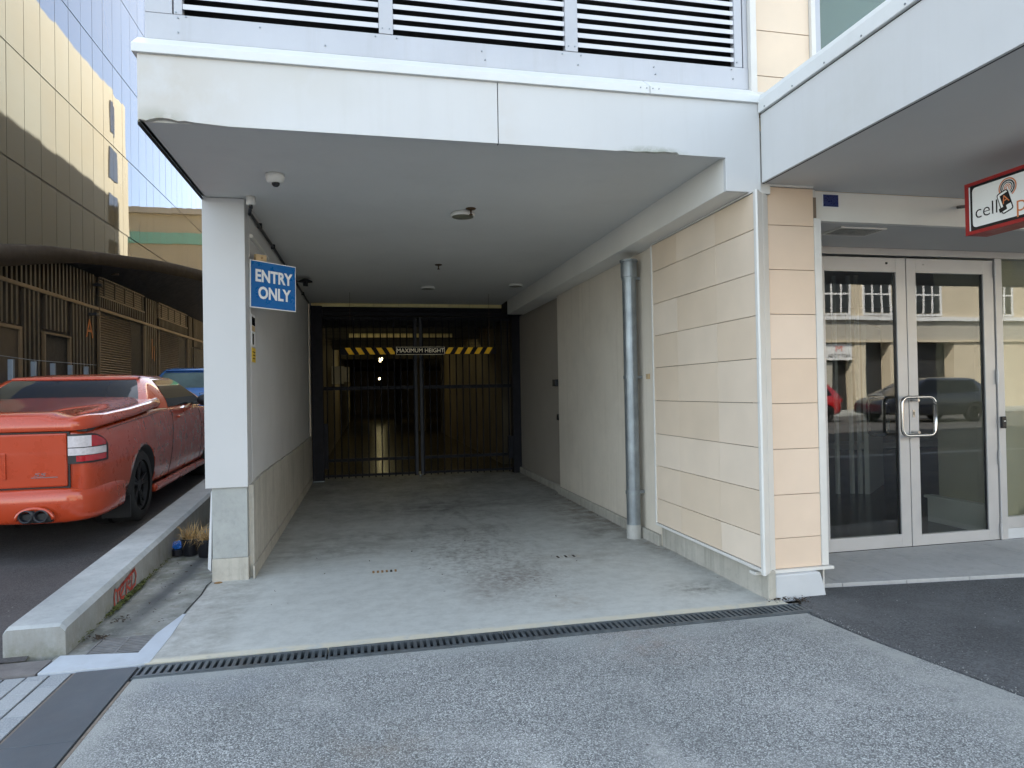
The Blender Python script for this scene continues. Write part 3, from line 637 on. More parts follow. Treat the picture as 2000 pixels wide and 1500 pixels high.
bx('lobby_soffit', 'canopy_soffit', B, 2.942, 12, 3.992, 4.658, 2.462, 2.60)
# --- big volumes
MB().box(-1.149, 24, 4.25, 35.3, 5.26, 15.4).box(-1.149, 24, 4.25, 35.3, 3.11, 5.25).obj('upper_wall', MT['side_wall'], B)
bx('front_wall', 'beam', B, -1.15, 2.45, 3.95, 4.24, 5.22, 15.4); bx('front_wall', 'beam', B, 2.92, 24, 3.95, 4.24, 4.72, 15.4)
bx('side_wall', 'render_wall', B, -1.148, -.87, 11.41, 35.3, 0, 3.10); bx('rear_wall', 'side_wall', B, 12.1, 24, 10, 35.3, 0, 3.1)
for i in range(5): bx('side_window', 'opp_glass', B, -1.17, -1.151, 33.0, 33.9, 5.0+i*2.1, 6.4+i*2.1)

# ================================================================== SHOPFRONT
S = thing('shopfront', 'aluminium framed glass shopfront with double doors recessed behind the tiled column', 'shopfront', (4.4, 4.66, 0))
bx('frame', 'alu', S, 3.46, 12, 4.655, 4.72, 2.405, 2.461, .002); bx('frame', 'alu', S, 3.455, 3.505, 4.655, 4.72, 0.026, 2.404, .002)
bx('frame', 'alu', S, 5.215, 5.285, 4.65, 4.72, .026, 2.404, .003)
def leaf(x0, x1, gx0, gx1, z0, z1, lab):
    fm = MB().box(x0, gx0, 4.66, 4.70, .028, 2.385).box(gx1, x1, 4.66, 4.70, .028, 2.385).box(gx0, gx1, 4.66, 4.70, .028, z0).box(gx0, gx1, 4.66, 4.70, z1, 2.385)
    d = fm.obj('door', 'alu', S, .002); d['label'] = lab
    bx('pane', 'shop_glass', d, gx0, gx1, 4.682, 4.688, z0, z1)
    bx('gasket', 'black_gloss', d, gx1-.012, gx1, 4.672, 4.681, z0, z1)
    return d
d1 = leaf(3.507, 4.333, 3.575, 4.24, .13, 2.268, 'left glass door leaf'); d2 = leaf(4.341, 5.205, 4.43, 5.10, .115, 2.268, 'right glass door leaf')
def handle(xa, xb, y, m, par):
    r = .055; pts = []
    for cx, cz, a0 in ((xb-r, 1.245-r, 0), (xa+r, 1.245-r, 90), (xa+r, .935+r, 180), (xb-r, .935+r, 270)):
        for k in range(6): a = R(a0+k*18); pts.append((cx+r*math.cos(a), y, cz+r*math.sin(a)))
    pts.append(pts[0]); MB().tube(pts, .0135, 10).obj('handle', m, par, smooth=True)
handle(4.20, 4.515, 4.585, 'steel', d2); handle(4.045, 4.235, 4.775, 'black_gloss', d1)
for z in (.96, 1.22): MB().cyl((4.36, 4.585, z), (4.36, 4.66, z), .012, n=10).obj('handle_stud', 'steel', d2)
MB().box(4.365, 4.385, 4.653, 4.66, 1.08, 1.14).obj('lock', 'steel', d2); bx('keyhole', 'black_gloss', d2, 4.372, 4.378, 4.650, 4.6525, 1.10, 1.125)
MB().cyl((4.15, 4.653, 2.34), (4.15, 4.66, 2.34), .009, n=12).obj('sensor', 'black_gloss', d1); MB().cyl((4.51, 4.655, 2.34), (4.51, 4.66, 2.34), .007, n=12).obj('sensor', 'alu', d2)
for z in (2.30, 1.40, .72, .10): MB().cyl((5.21, 4.645, z-.06), (5.21, 4.645, z+.06), .011, n=10).obj('hinge', 'alu', S)
bx('sill', 'alu', S, 5.286, 12, 4.655, 4.72, .115, .21, .002); bx('sill_base', 'white_block', S, 5.27, 12, 4.66, 4.75, 0.026, .113)
bx('window_pane', 'shop_glass', S, 5.286, 12, 4.683, 4.689, .21, 2.404)
cr_ = thing('card_reader', 'small black card reader on the frame beside the right door leaf', 'card reader', (5.245, 4.64, .97))
bx('housing', 'black_gloss', cr_, 5.225, 5.268, 4.625, 4.649, .965, 1.065, .005); bx('reader_light', 'camera_white', cr_, 5.238, 5.256, 4.622, 4.6245, 1.022, 1.030)
# landing of concrete slabs
ld = struct('landing', 'dark_joint', MB().prism([(2.90, 3.97), (4.45, 3.80), (12, 3.3), (12, 4.72), (2.90, 4.72)], 'z', -.1, .018))
for a, b in ((2.905, 3.10), (3.104, 3.56), (3.564, 4.02), (4.024, 4.48), (4.484, 4.94), (4.944, 5.5)):
    def fy(x): return 3.955-.105*(x-2.9)
    MB().prism([(a, fy(a)), (b, fy(b)), (b, 4.655), (a, 4.655)], 'z', -.05, .025).obj('slab', 'landing_concrete', ld, .002)
# interior
bx('interior_floor', 'int_floor', None, 2.8, 12, 4.73, 11, -.05, .022, kind='structure')
I = thing('shop_interior', 'dim shop interior with cream wall and white partitions behind the glass doors', 'shop interior', (5, 7, 0))
bx('side_wall', 'int_wall', I, 5.38, 12, 5.02, 5.44, .02, 2.8); bx('side_wall', 'int_wall', I, 5.38, 5.50, 4.74, 5.019, .02, 2.8); bx('side_wall', 'cp_ceiling', I, 2.8, 2.95, 4.75, 11, .02, 2.8)
bx('side_wall', 'int_wall', I, 9.5, 9.7, 5.45, 10.84, .02, 2.8); bx('end_wall', 'int_wall', I, 2.96, 12, 10.85, 11, .02, 2.8); bx('ceiling', 'int_white', I, 2.8, 12, 4.75, 11, 2.82, 2.9)
bx('skirting_box', 'int_white', I, 5.30, 5.379, 4.78, 5.50, .02, .25, .004); bx('skirting_box', 'int_white', I, 5.28, 5.379, 4.77, 5.52, .252, .275)
MB().prism([(5.92, 7.07), (5.96, 7.04), (6.76, 7.72), (6.72, 7.76)], 'z', .02, 2.1).obj('partition', 'int_white', I)
MB().prism([(4.2, 7.2), (4.9, 7.2), (4.9, 7.26), (4.2, 7.26)], 'z', .02, 2.75).obj('partition', 'int_white', I)
for x_, y_ in ((5.30, 7.18), (5.44, 7.18), (5.62, 7.17), (5.80, 7.14), (5.88, 7.10)): bx('door_frame', 'int_white', I, x_, x_+.035, y_, y_+.04, .02, 2.7)
MB().cyl((5.20, 5.6, .12), (5.20, 5.6, 2.7), .012, n=8).cyl((5.17, 5.6, .12), (5.17, 5.6, 2.7), .006, n=8).obj('hanging_cable', 'int_white', I)
bx('bench', 'int_white', I, 6.7, 8.6, 8.4, 8.9, .42, .50); bx('counter', 'cp_ceiling', I, 6.9, 8.4, 8.5, 8.8, .02, .40)

# ================================================================== SMALL THINGS ON THE BUILDING
def disc(prof, c, name, m, par, **k): return MB().lathe(prof, c, n=28).obj(name, m, par, smooth=True, **k)
# dome camera
dc = thing('dome_camera', 'white dome security camera under the driveway soffit near the column', 'security camera', (-.57, 4.62, 2.81))
disc([(0, 0), (.058, 0), (.060, -.02), (.052, -.05), (.035, -.06), (0, -.06)], (-.57, 4.62, 2.811), 'housing', 'camera_white', dc)
disc([(.026, -.058), (.025, -.072), (.015, -.083), (0, -.086)], (-.565, 4.61, 2.811), 'lens_dome', 'black_gloss', dc)
jb = thing('junction_box', 'small round white junction box at the top of the left column', 'junction box', (-.82, 5.17, 2.8))
disc([(0, 0), (.032, 0), (.032, -.055), (.028, -.06), (0, -.06)], (-.81, 5.17, 2.811), 'cap', 'camera_white', jb)
disc([(.014, -.058), (.014, -.085), (0, -.09)], (-.81, 5.17, 2.811), 'gland', 'black_gloss', jb)
cd = thing('conduit', 'dark conduit running back along the top of the left driveway wall', 'conduit', (-.84, 8, 2.72))
MB().tube([(-.815, 5.18, 2.73), (-.83, 5.24, 2.70), (-.842, 5.35, 2.735), (-.842, 7, 2.755), (-.842, 10.6, 2.755)], .012).obj('pipe', 'black_metal', cd, smooth=True)
for y in (5.8, 6.6, 7.6, 8.6, 9.6): bx('clip', 'black_metal', cd, -.861, -.825, y, y+.03, 2.735, 2.775)
MB().tube([(-.852, 5.42, 2.58), (-.852, 6.3, 2.58)], .016).obj('white_conduit', 'camera_white', cd)
rd = thing('emergency_dish', 'black dish lamp hanging at the left wall behind the entry sign', 'lamp', (-.72, 8.6, 2.75))
disc([(0, 0), (.03, 0), (.085, -.03), (.085, -.04), (.03, -.045), (.03, -.09), (0, -.09)], (-.72, 8.6, 2.79), 'dish', 'black_gloss', rd)
bx('arm', 'black_gloss', rd, -.86, -.72, 8.595, 8.605, 2.755, 2.765)
# ceiling luminaires and sprinklers
def lum(x, y, r, lab, nm='disc_light', grp='disc lights under the driveway soffit'):
    t = thing(nm, lab, 'ceiling light', (x, y, 2.81), grp)
    disc([(r*.86, 0), (r, -.012), (r, -.028), (r*.90, -.034)], (x, y, 2.811), 'ring', 'camera_white', t)
    disc([(r*.91, -.030), (r*.6, -.034), (0, -.036)], (x, y, 2.811), 'diffuser', 'lens_olive', t)
lum(.785, 5.38, .098, 'white rimmed disc light nearest the street, in front of the first sprinkler'); lum(2.0, 8.85, .10, 'disc light beside the right ceiling beam'); lum(.84, 9.2, .10, 'disc light in the middle of the soffit closest to the gate')
def spr(x, y, lab):
    t = thing('sprinkler', lab, 'sprinkler', (x, y, 2.81), 'sprinklers under the driveway soffit')
    disc([(0, 0), (.042, 0), (.038, -.008), (.012, -.014)], (x, y, 2.811), 'rosette', 'brass', t)
    disc([(.008, -.012), (.006, -.042), (.016, -.05), (.016, -.054), (0, -.054)], (x, y, 2.811), 'head', 'brass', t)
spr(.83, 5.24, 'brass sprinkler beside the nearest disc light'); spr(.82, 7.6, 'small sprinkler halfway back along the soffit')
# entry sign, turned away from the wall
es = thing('entry_sign', 'square blue ENTRY ONLY sign with white border projecting from the left wall', 'sign', (0, 0, 0)); WP[es.name] = Vector((0, 0, 0))
W_, H_ = .405, .365
bx('sign_panel', 'sign_white', es, 0, W_, 0, .012, -H_/2, H_/2, .002); bx('blue_face', 'blue_sign', es, .007, W_-.007, -.0012, 0, -H_/2+.007, H_/2-.007)
text('lettering', 'ENTRY', .128, lambda a, b, e: (W_/2+a, -.0014-e, .063+b), 'sign_white', es, bold=.0042, sx=.82)
text('lettering', 'ONLY', .128, lambda a, b, e: (W_/2+.006+a, -.0014-e, -.067+b), 'sign_white', es, bold=.0042, sx=.82)
bx('bracket', 'timber', es, .06, .15, .014, .04, .10, .235); MB().cyl((.11, .008, .21), (.11, .014, .21), .006, n=8).obj('screw', 'rust', es)
bx('arm', 'galv', es, -.02, .02, .013, .03, -.15, .15)
es.location = (-.852, 5.36, 2.208); es.rotation_euler = (0, R(.6), R(41))
# stickers on the left wall
st = thing('wall_notice', 'narrow black and white camera notice on the left wall under the entry sign', 'notice', (-.86, 5.52, 1.8))
bx('backing', 'sign_white', st, -.8595, -.856, 5.42, 5.60, 1.735, 1.985); bx('dark_print', 'black_gloss', st, -.8555, -.8545, 5.435, 5.585, 1.90, 1.965); bx('dark_print', 'timber', st, -.8558, -.8548, 5.435, 5.585, 1.855, 1.898); bx('dark_print', 'black_gloss', st, -.8555, -.8545, 5.46, 5.52, 1.75, 1.835)
s2 = thing('yellow_notice', 'small yellow warning notice below the camera notice on the left wall', 'notice', (-.86, 5.52, 1.65))
bx('backing', 'yellow', s2, -.8595, -.856, 5.44, 5.60, 1.615, 1.725)
for z in (1.64, 1.665, 1.69): bx('print_line', 'soil', s2, -.8557, -.8548, 5.46, 5.575, z, z+.007)
# downpipe
dp = thing('downpipe', 'galvanised steel downpipe with three brackets standing at the right wall', 'drainpipe', (2.345, 5.70, 0))
MB().cyl((2.345, 5.70, .125), (2.345, 5.70, 2.47), .062, n=28).obj('pipe', 'galv', dp, smooth=False)
MB().lathe([(.062, 2.36), (.074, 2.37), (.074, 2.50), (.082, 2.51), (.082, 2.525), (.06, 2.525)], (2.345, 5.70, 0)).obj('collar', 'galv', dp)
MB().cyl((2.345, 5.70, .006), (2.345, 5.70, .13), .066, n=24).obj('socket', 'pvc', dp)
for z in (2.36, 1.46, .42):
    MB().lathe([(.063, -.014), (.069, -.014), (.069, .014), (.063, .014)], (2.345, 5.70, z)).box(2.40, 2.452, 5.69, 5.71, z-.012, z+.012).obj('bracket', 'galv', dp)
bx('wall_box', 'timber', None, 2.438, 2.4515, 5.52, 5.58, 1.44, 1.485, label='tiny beige socket on the wall right of the downpipe', cat='socket')
bx('gate_sensor', 'black_metal', None, 2.42, 2.498, 8.47, 8.60, 1.41, 1.50, .004, label='upper black gate sensor box at the recessed wall', cat='sensor', group='gate sensors on the right wall')
bx('gate_sensor', 'black_metal', None, 2.46, 2.498, 8.47, 8.56, .96, 1.04, .004, label='lower black gate sensor box at the recessed wall', cat='sensor', group='gate sensors on the right wall')
# blue number plate
bp = thing('blue_plaque', 'small dark blue number plaque on the cream header above the doors', 'plaque', (3.05, 3.94, 2.58))
bx('plate', 'sign_white', bp, 3.02, 3.145, 3.938, 3.944, 2.555, 2.645, .003); bx('face', mat('plaque_blue', (.01, .02, .11), .3, 30, .3), bp, 3.025, 3.14, 3.935, 3.9375, 2.56, 2.64)
vt = thing('ceiling_vent', 'rectangular vent grille in the lobby soffit above the doors', 'vent', (3.38, 4.13, 2.46))
MB().box(3.25, 3.62, 4.05, 4.065, 2.450, 2.461).box(3.25, 3.62, 4.265, 4.28, 2.450, 2.461).box(3.25, 3.265, 4.065, 4.265, 2.450, 2.461).box(3.605, 3.62, 4.065, 4.265, 2.450, 2.461).obj('frame', 'white_trim', vt)
bx('duct', 'void', vt, 3.266, 3.604, 4.066, 4.264, 2.458, 2.4612)
for i in range(7): bx('slat', 'dado_concrete', vt, 3.267, 3.603, 4.08+i*.026, 4.084+i*.026, 2.452, 2.458)
pg = MB().cyl((2.98, 4.05, .025), (2.98, 4.05, .085), .022, n=14).obj('door_stop', 'white_trim', None, label='short white pipe stub on the landing beside the column', cat='pipe stub')
# red lightbox sign
rs = thing('lightbox_sign', 'red framed projecting lightbox reading cell p with a phone symbol under the canopy', 'sign', (3.58, 2.8, 2.23))
X0 = 3.50
bx('cabinet', 'red', rs, X0+.004, X0+.15, 2.0, 3.30, 2.225, 2.53, .004); 
for a in ((2.0, 3.30, 2.225, 2.245), (2.0, 3.30, 2.51, 2.53), (3.275, 3.30, 2.2455, 2.5095)): bx('frame', 'red', rs, X0-.004, X0+.003, *a)
bx('inner_border', 'black_gloss', rs, X0-.001, X0+.0035, 2.0, 3.274, 2.246, 2.509)
bx('edge_strip', 'sign_white', rs, X0-.003, X0-.001, 3.266, 3.273, 2.248, 2.505)
# face with rounded corners
pts = []
for cy, cz, a0 in ((3.228, 2.472, 0), (2.02, 2.472, 90), (2.02, 2.285, 180), (3.228, 2.285, 270)):
    for k in range(5): a = R(a0+k*22.5); pts.append((cy+.022*math.cos(a), cz+.022*math.sin(a)))
MB().prism(pts, 'x', X0-.0035, X0-.0015).obj('face', 'lightbox', rs)
XF = X0-.004
def sf(cy, cz): return lambda a, b, e: (XF-e, cy-a, cz+b)
text('lettering', 'cell', .112, sf(3.160, 2.345), 'black_gloss', rs, bold=-.0012)
text('lettering', 'p', .135, sf(2.952, 2.325), 'orange', rs, bold=-.0012)
def rot2(a, b, t): return a*math.cos(t)-b*math.sin(t), a*math.sin(t)+b*math.cos(t)
def rrect(w_, h_, r, cy, cz, t, x0, x1, name, m):
    p = []
    for sx, sz, a0 in ((1, 1, 0), (-1, 1, 90), (-1, -1, 180), (1, -1, 270)):
        for k in range(5):
            a = R(a0+k*22.5); u, v = rot2(sx*(w_/2-r)+r*math.cos(a), sz*(h_/2-r)+r*math.sin(a), t); p.append((cy-u, cz+v))
    MB().prism(p, 'x', x0, x1).obj(name, m, rs)
tl = R(17); pc = (3.045, 2.36)
for rr, m_ in ((.052, 'orange'), (.041, 'black_gloss'), (.029, 'black_gloss'), (.019, 'orange'), (.010, 'orange')):
    ring = MB(); th = .0055 if rr > .035 else .0035
    ri = [[(XF-.0012, 3.028-q*math.cos(R(a)), 2.435+q*math.sin(R(a))) for q in (rr-th, rr+th*.3)] for a in range(-60, 245, 12)]
    ring.grid(ri); ring.obj('signal_arc', m_, rs)
rrect(.070, .125, .014, pc[0], pc[1], tl, XF-.002, XF-.0004, 'phone_icon', 'black_gloss'); rrect(.059, .113, .010, pc[0], pc[1], tl, XF-.0028, XF-.0021, 'phone_icon', 'lightbox')
rrect(.048, .068, .003, pc[0]-.004, pc[1]+.012, tl, XF-.0034, XF-.0029, 'phone_icon', 'black_gloss'); rrect(.046, .024, .004, pc[0]+.011, pc[1]-.039, tl, XF-.0034, XF-.0029, 'phone_icon', 'black_gloss')
text('lettering', 'A', .066, lambda a, b, e: (XF-.0036-e, pc[0]-.004-rot2(a, b, tl)[0], pc[1]+.012+rot2(a, b, tl)[1]), 'orange', rs, .0006)
MB().cyl((3.66, 3.28, 2.42), (4.12, 3.944, 2.60), .012, n=10).obj('bracket_arm', 'black_metal', rs); bx('hanger', 'black_metal', rs, 3.56, 3.58, 2.5, 2.52, 2.53, 2.664)

# ================================================================== HEIGHT BAR
hb = thing('height_bar', 'hanging black and yellow striped MAXIMUM HEIGHT bar in front of the gate', 'height bar', (.77, 9.8, 1.92))
YB = 9.8
bx('beam', 'hazard_black', hb, -.36, 1.90, YB, YB+.05, 1.918, 2.018, .003)
for i in range(5):
    x = -.30+i*.146
    MB().prism([(x, 2.016), (x+.075, 2.016), (x+.135, 1.920), (x+.06, 1.920)] if i < 4 else [(x, 2.016), (x+.075, 2.016), (x+.118, 1.948), (x+.118, 1.920), (x+.06, 1.920)], 'y', YB-.002, YB-.0005).obj('yellow_stripe', 'hazard_yellow', hb)
    x = 1.845-i*.146
    MB().prism([(x, 2.016), (x-.075, 2.016), (x-.135, 1.920), (x-.06, 1.920)] if i < 4 else [(x, 2.016), (x-.075, 2.016), (x-.125, 1.937), (x-.125, 1.920), (x-.06, 1.920)], 'y', YB-.002, YB-.0005).obj('yellow_stripe', 'hazard_yellow', hb)
bx('sign_plate', 'hazard_black', hb, .425, 1.125, YB-.008, YB-.003, 1.914, 2.024)
MB().box(.425, 1.125, YB-.010, YB-.0085, 2.020, 2.024).box(.425, 1.125, YB-.010, YB-.0085, 1.914, 1.918).box(.425, .429, YB-.010, YB-.0085, 1.918, 2.020).box(1.121, 1.125, YB-.010, YB-.0085, 1.918, 2.020).obj('border', 'hazard_line', hb)
text('lettering', 'MAXIMUM HEIGHT', .083, lambda a, b, e: (.775+a, YB-.0085-e, 1.970+b), 'hazard_line', hb, sx=.98)
for x in (-.22, 1.80): MB().cyl((x, YB+.02, 2.018), (x, YB+.02, 2.812), .002, n=6).obj('wire', 'brass', hb)

# ================================================================== GATE
gt = thing('car_park_gate', 'closed dark steel double gate of vertical bars across the driveway', 'gate', (.83, 10.9, 0))
YG = 10.9
bx('post', 'gate_metal', gt, -.835, -.665, YG-.12, YG+.06, .006, 2.74, .004); bx('post', 'gate_metal', gt, 2.36, 2.497, YG-.08, YG+.06, .006, 2.62, .004)
bx('top_beam', 'gate_metal', gt, -.66, 2.355, YG-.03, YG+.03, 2.60, 2.66); bx('track', 'gate_metal', gt, -.835, 2.228, YG+.08, YG+.14, 2.68, 2.74)
bx('base_plate', 'galv', gt, -.85, -.65, YG-.16, YG-.121, .006, .014)
for (x0, x1) in ((-.66, .80), (.84, 2.355)):
    lf_ = MB().box(x0, x1, YG-.02, YG+.02, 1.42, 1.475).obj('gate_leaf', 'gate_metal', gt)
    for za, zb_ in ((.29, .335), (2.53, 2.58), (.05, .085)): bx('rail', 'gate_metal', lf_, x0, x1, YG-.02, YG+.02, za, zb_)
    xx = x1 if x0 < 0 else x0
    bx('stile', mat('stile_paint', (.055, .055, .062), .15, 9, .6, spec=.15), lf_, (xx-.055 if x0 < 0 else xx), (xx if x0 < 0 else xx+.055), YG-.028, YG+.028, .03, 2.58, .003)
    n = 14; p0 = None
    for i in range(n):
        x = x0+(x1-x0)*(i+.5)/n
        if p0 is None: b0 = MB().cyl((x, YG-.03, .03), (x, YG-.03, 2.56), .0105, n=8).obj('bar', 'gate_metal', lf_); p0 = WP[b0.name].copy(); px = x
        else: inst(b0, p0+Vector((x-px, 0, 0)))
msh = MB()
for i in range(56): x = -.65+i*.0535; msh.box(x, x+.003, YG+.03, YG+.033, 2.12, 2.60)
for i in range(9): z = 2.14+i*.053; msh.box(-.66, 2.355, YG+.034, YG+.037, z, z+.003)
msh.obj('mesh_panel', 'gate_metal', gt, kind='stuff')
MB().cyl((.82, YG-.06, .008), (.82, YG-.06, .05), .014, n=10).obj('drop_bolt', 'galv', gt)
bx('gate_motor', 'gate_metal', gt, 2.27, 2.35, YG-.12, YG-.04, .25, .62); bx('gate_motor', 'gate_metal', gt, -.66, -.60, YG-.12, YG-.04, .2, .9)

# interior lamps
for (x, y, z, L, lab) in ((.42, 19.6, 2.36, 1.2, 'nearer lit tube lamp inside the car park'), (.62, 33.0, 2.10, 1.2, 'farther lit tube lamp inside the car park'), (.1, 12.95, 2.70, .8, 'tube lamp behind the first beams of the car park'), (1.3, 15.4, 2.74, 1.0, 'tube lamp above the lane inside the car park'), (7.5, 30, 2.6, 1.2, 'tube lamp in the far right bay of the car park')):
    t = thing('tube_lamp', lab, 'lamp', (x, y, z), 'tube lamps in the car park')
    if y in (12.95, 15.4):
        bx('tube', 'tube', t, x-L/2, x+L/2, y, y+.035, z, z+.03)
    else:
        MB().cyl((x, y, z), (x, y+L, z), .035, n=10).obj('tube', 'tube', t)
    bx('batten', 'cp_ceiling', t, x-.06, x+.06, y, y+L, z+.04, z+.08) if y not in (12.95, 15.4) else bx('batten', 'cp_ceiling', t, x-L/2, x+L/2, y-.01, y+.05, z+.033, z+.07)
bx('far_window', 'tube2', None, 2.0, 2.35, 47.4, 47.5, 1.3, 1.5, label='small bright opening far inside the car park', cat='opening')
for i, (x, z) in enumerate(((1.42, 2.3), (1.42, 1.42), (1.44, 1.05))):
    pass
sl_ = thing('slotted_opening', 'column of small daylight slots beyond the right inner wall of the car park', 'opening', (2.85, 22.6, 1.2))
bx('screen', 'cp_ceiling', sl_, 2.45, 3.3, 22.66, 22.7, .01, 2.85)
for x_, z_, w__ in ((2.76, 2.52, .10), (2.90, 2.46, .04), (2.74, 2.36, .08), (2.90, 2.33, .05), (2.76, 2.27, .07), (2.75, 1.62, .12), (2.91, 1.60, .04), (2.80, 1.40, .06), (2.76, 1.31, .09), (2.91, 1.34, .04)): bx('slot', 'tube2', sl_, x_, x_+w__, 22.64, 22.655, z_, z_+.03)
dbx = thing('electrical_box', 'pair of grey electrical boxes on the inner left wall of the car park', 'electrical box', (-.5, 17, 1.7))
bx('cabinet', 'dado_concrete', dbx, -.86, -.55, 17.0, 17.15, 1.62, 2.05); bx('cabinet', 'dado_concrete', dbx, -.54, -.42, 17.0, 17.15, 1.66, 2.03)

# ================================================================== PLANTS IN POTS AND BAG
def pot(x, y, lab, seed):
    random.seed(seed); t = thing('potted_plant', lab, 'plant', (x, y, 0), 'dead plants in pots behind the column')
    MB().lathe([(0, 0), (.058, 0), (.075, .13), (.080, .13), (.080, .145), (.070, .145), (.066, .12), (0, .12)], (x, y, -.002)).obj('pot', 'pot', t, smooth=False)
    MB().lathe([(0, .128), (.068, .122)], (x, y, 0), n=16).obj('soil', 'soil', t)
    g = MB()
    for i in range(150):
        a = random.uniform(0, 6.28); L = random.uniform(.08, .24); el = random.uniform(-.1, 1.2); b = Vector((x+random.gauss(0, .025), y+random.gauss(0, .025), .125))
        d = Vector((math.cos(a)*math.cos(el), math.sin(a)*math.cos(el), math.sin(el))); sd_ = d.cross(Vector((0, 0, 1))).normalized()*.0022
        m1 = b+d*L*.5+Vector((0, 0, .012)); e = b+d*L+Vector((0, 0, -.04*random.random()))
        g.add([b-sd_, b+sd_, m1+sd_, m1-sd_, e], [(0, 1, 2, 3), (3, 2, 4)])
    g.obj('dry_leaves', 'straw', t)
pot(-1.50, 6.22, 'dead grass in the left black pot behind the column', 3); pot(-1.36, 6.14, 'dead grass in the black pot touching the column', 4)
random.seed(9)
bm = bmesh.new(); bmesh.ops.create_icosphere(bm, subdivisions=3, radius=.05)
for v in bm.verts: v.co *= 1+random.uniform(-.16, .16); v.co.z *= .75
me = bpy.data.meshes.new('plastic_wrap'); bm.to_mesh(me); bm.free(); me.materials.append(MT['blue_bag'])
o = bpy.data.objects.new('plastic_wrap', me); C.objects.link(o); o.location = (-1.615, 6.27, .075); tag(o, 'crumpled blue plastic wrap beside the potted plants', 'plastic wrap')
MB().cyl((-1.60, 6.23, .0), (-1.60, 6.23, .05), .05, n=12).obj('green_cup', 'pot', None, label='low dark saucer under the blue plastic wrap', cat='saucer')
# rust spot and joint crack by the column base
for g_, (cx, cy) in enumerate(((.12, 5.17), (1.58, 5.22))):
    mk = thing('floor_mark', ('row of short rusty marks on the slab towards the left' if g_ == 0 else 'row of short dark marks on the slab towards the right'), 'floor mark', (cx, cy, .006), 'rows of marks on the slab')
    for i in range(6): MB().box(cx-.10+i*.033, cx-.084+i*.033, cy-.03, cy+.03, .0062, .0085).obj('mark', 'rust' if g_ == 0 and i != 4 else 'dado_concrete' if i % 2 else 'leaf', mk)
cr = MB(); q = [(-1.128, 3.76), (-1.122, 4.2), (-1.131, 4.6), (-1.12, 4.9), (-1.135, 5.15), (-1.12, 5.24)]
L = ribbon(q, .012, lambda a, b: (a, b, .0075)); L.obj('joint_crack', 'dark_joint', None, kind='structure')
rp = MB().lathe([(0, .0085), (.012, .0088), (.03, .0075)], (-1.07, 5.19, 0), n=14).obj('rust_spot', 'rust', None, kind='structure')

# ================================================================== VEHICLES
def evaluate(o):
    dg = bpy.context.evaluated_depsgraph_get(); me = bpy.data.meshes.new_from_object(o.evaluated_get(dg)); o.modifiers.clear(); o.data = me
    for p in me.polygons: p.use_smooth = True
def body_loft(st, m, parent, wheels, wr):
    rows = []
    for (y, hw, zb, zt, zc) in st:
        h = zt-zb
        half = [(0, zb), (.80*hw, zb), (.93*hw, zb+.03), (.975*hw, zb+.17*h), (1.0*hw, zb+.38*h), (1.0*hw, zb+.60*h), (.985*hw, zb+.80*h), (.965*hw, zb+.93*h), (.93*hw, zt-.005), (.88*hw, zt+(zc-zt)*.15), (.55*hw, zt+(zc-zt)*.7), (0, zc)]
        rows.append([(x_, y, z) for x_, z in half]+[(-x_, y, z) for x_, z in half[-2:0:-1]])
    g = MB().grid(rows, closed=True); n = len(rows[0]); k = len(rows)-1
    for base, flip in ((0, 0), (k*n, 1)):
        prs = [(base, base, base, base)]
        L_ = [base+i for i in range(12)]; R_ = [base]+[base+n-i for i in range(1, 11)]+[base+11]
        for i in range(11):
            f = [L_[i], L_[i+1], R_[i+1], R_[i]]; f2 = []
            for q in f:
                if q not in f2: f2.append(q)
            g.f.append(tuple(f2 if flip else f2[::-1]))
    o = g.obj('body', m, parent, smooth=True, org=(0, 0, 0)); sb = o.modifiers.new('s', 'SUBSURF'); sb.levels = 2
    cut = MB()
    for y in wheels: 
        for s_ in (-1, 1): cut.cyl((s_*.62, y, wr), (s_*1.3, y, wr), wr+.045, n=40)
    c = cut.obj('cut', 'plastic', None, org=(0, 0, 0), fix=True); bo = o.modifiers.new('b', 'BOOLEAN'); bo.object = c; bo.operation = 'DIFFERENCE'; bo.solver = 'EXACT'
    bo.material_mode = 'TRANSFER'
    evaluate(o); bpy.data.objects.remove(c)
    # restore crisp arches
    for e in o.data.edges: pass
    return o
def seams(o, parent):
    from mathutils.bvhtree import BVHTree
    me = o.data; bv = BVHTree.FromPolygons([v.co for v in me.vertices], [tuple(p.vertices) for p in me.polygons])
    lines = [[(2.28, .98), (2.26, .85), (2.20, .70), (2.14, .50), (2.12, .34), (2.20, .27)], [(2.20, .27), (2.8, .265), (3.50, .265)], [(3.50, .265), (3.52, .5), (3.55, .75), (3.56, .94)], [(.36, .92), (.8, .945), (1.3, .965), (1.8, .985)], [(2.05, .66), (2.7, .63), (3.5, .62)]]
    for s_ in (1, -1):
        for L in lines:
            P = []
            for (a, b) in zip(L, L[1:]):
                for k in range(5): t = k/5; P.append((a[0]+(b[0]-a[0])*t, a[1]+(b[1]-a[1])*t))
            P.append(L[-1]); pts = []
            for y, z in P:
                h = bv.ray_cast(Vector((s_*2, y, z)), Vector((-s_, 0, 0)))
                if h[0] is not None: pts.append(h[0]+Vector((s_*.0005, 0, 0)))
            if len(pts) > 2: MB().tube(pts, .0035 if L is not lines[4] else .0045, 5).obj('panel_gap' if L is not lines[4] else 'rub_crease', 'plastic' if L is not lines[4] else 'ute_paint', parent)
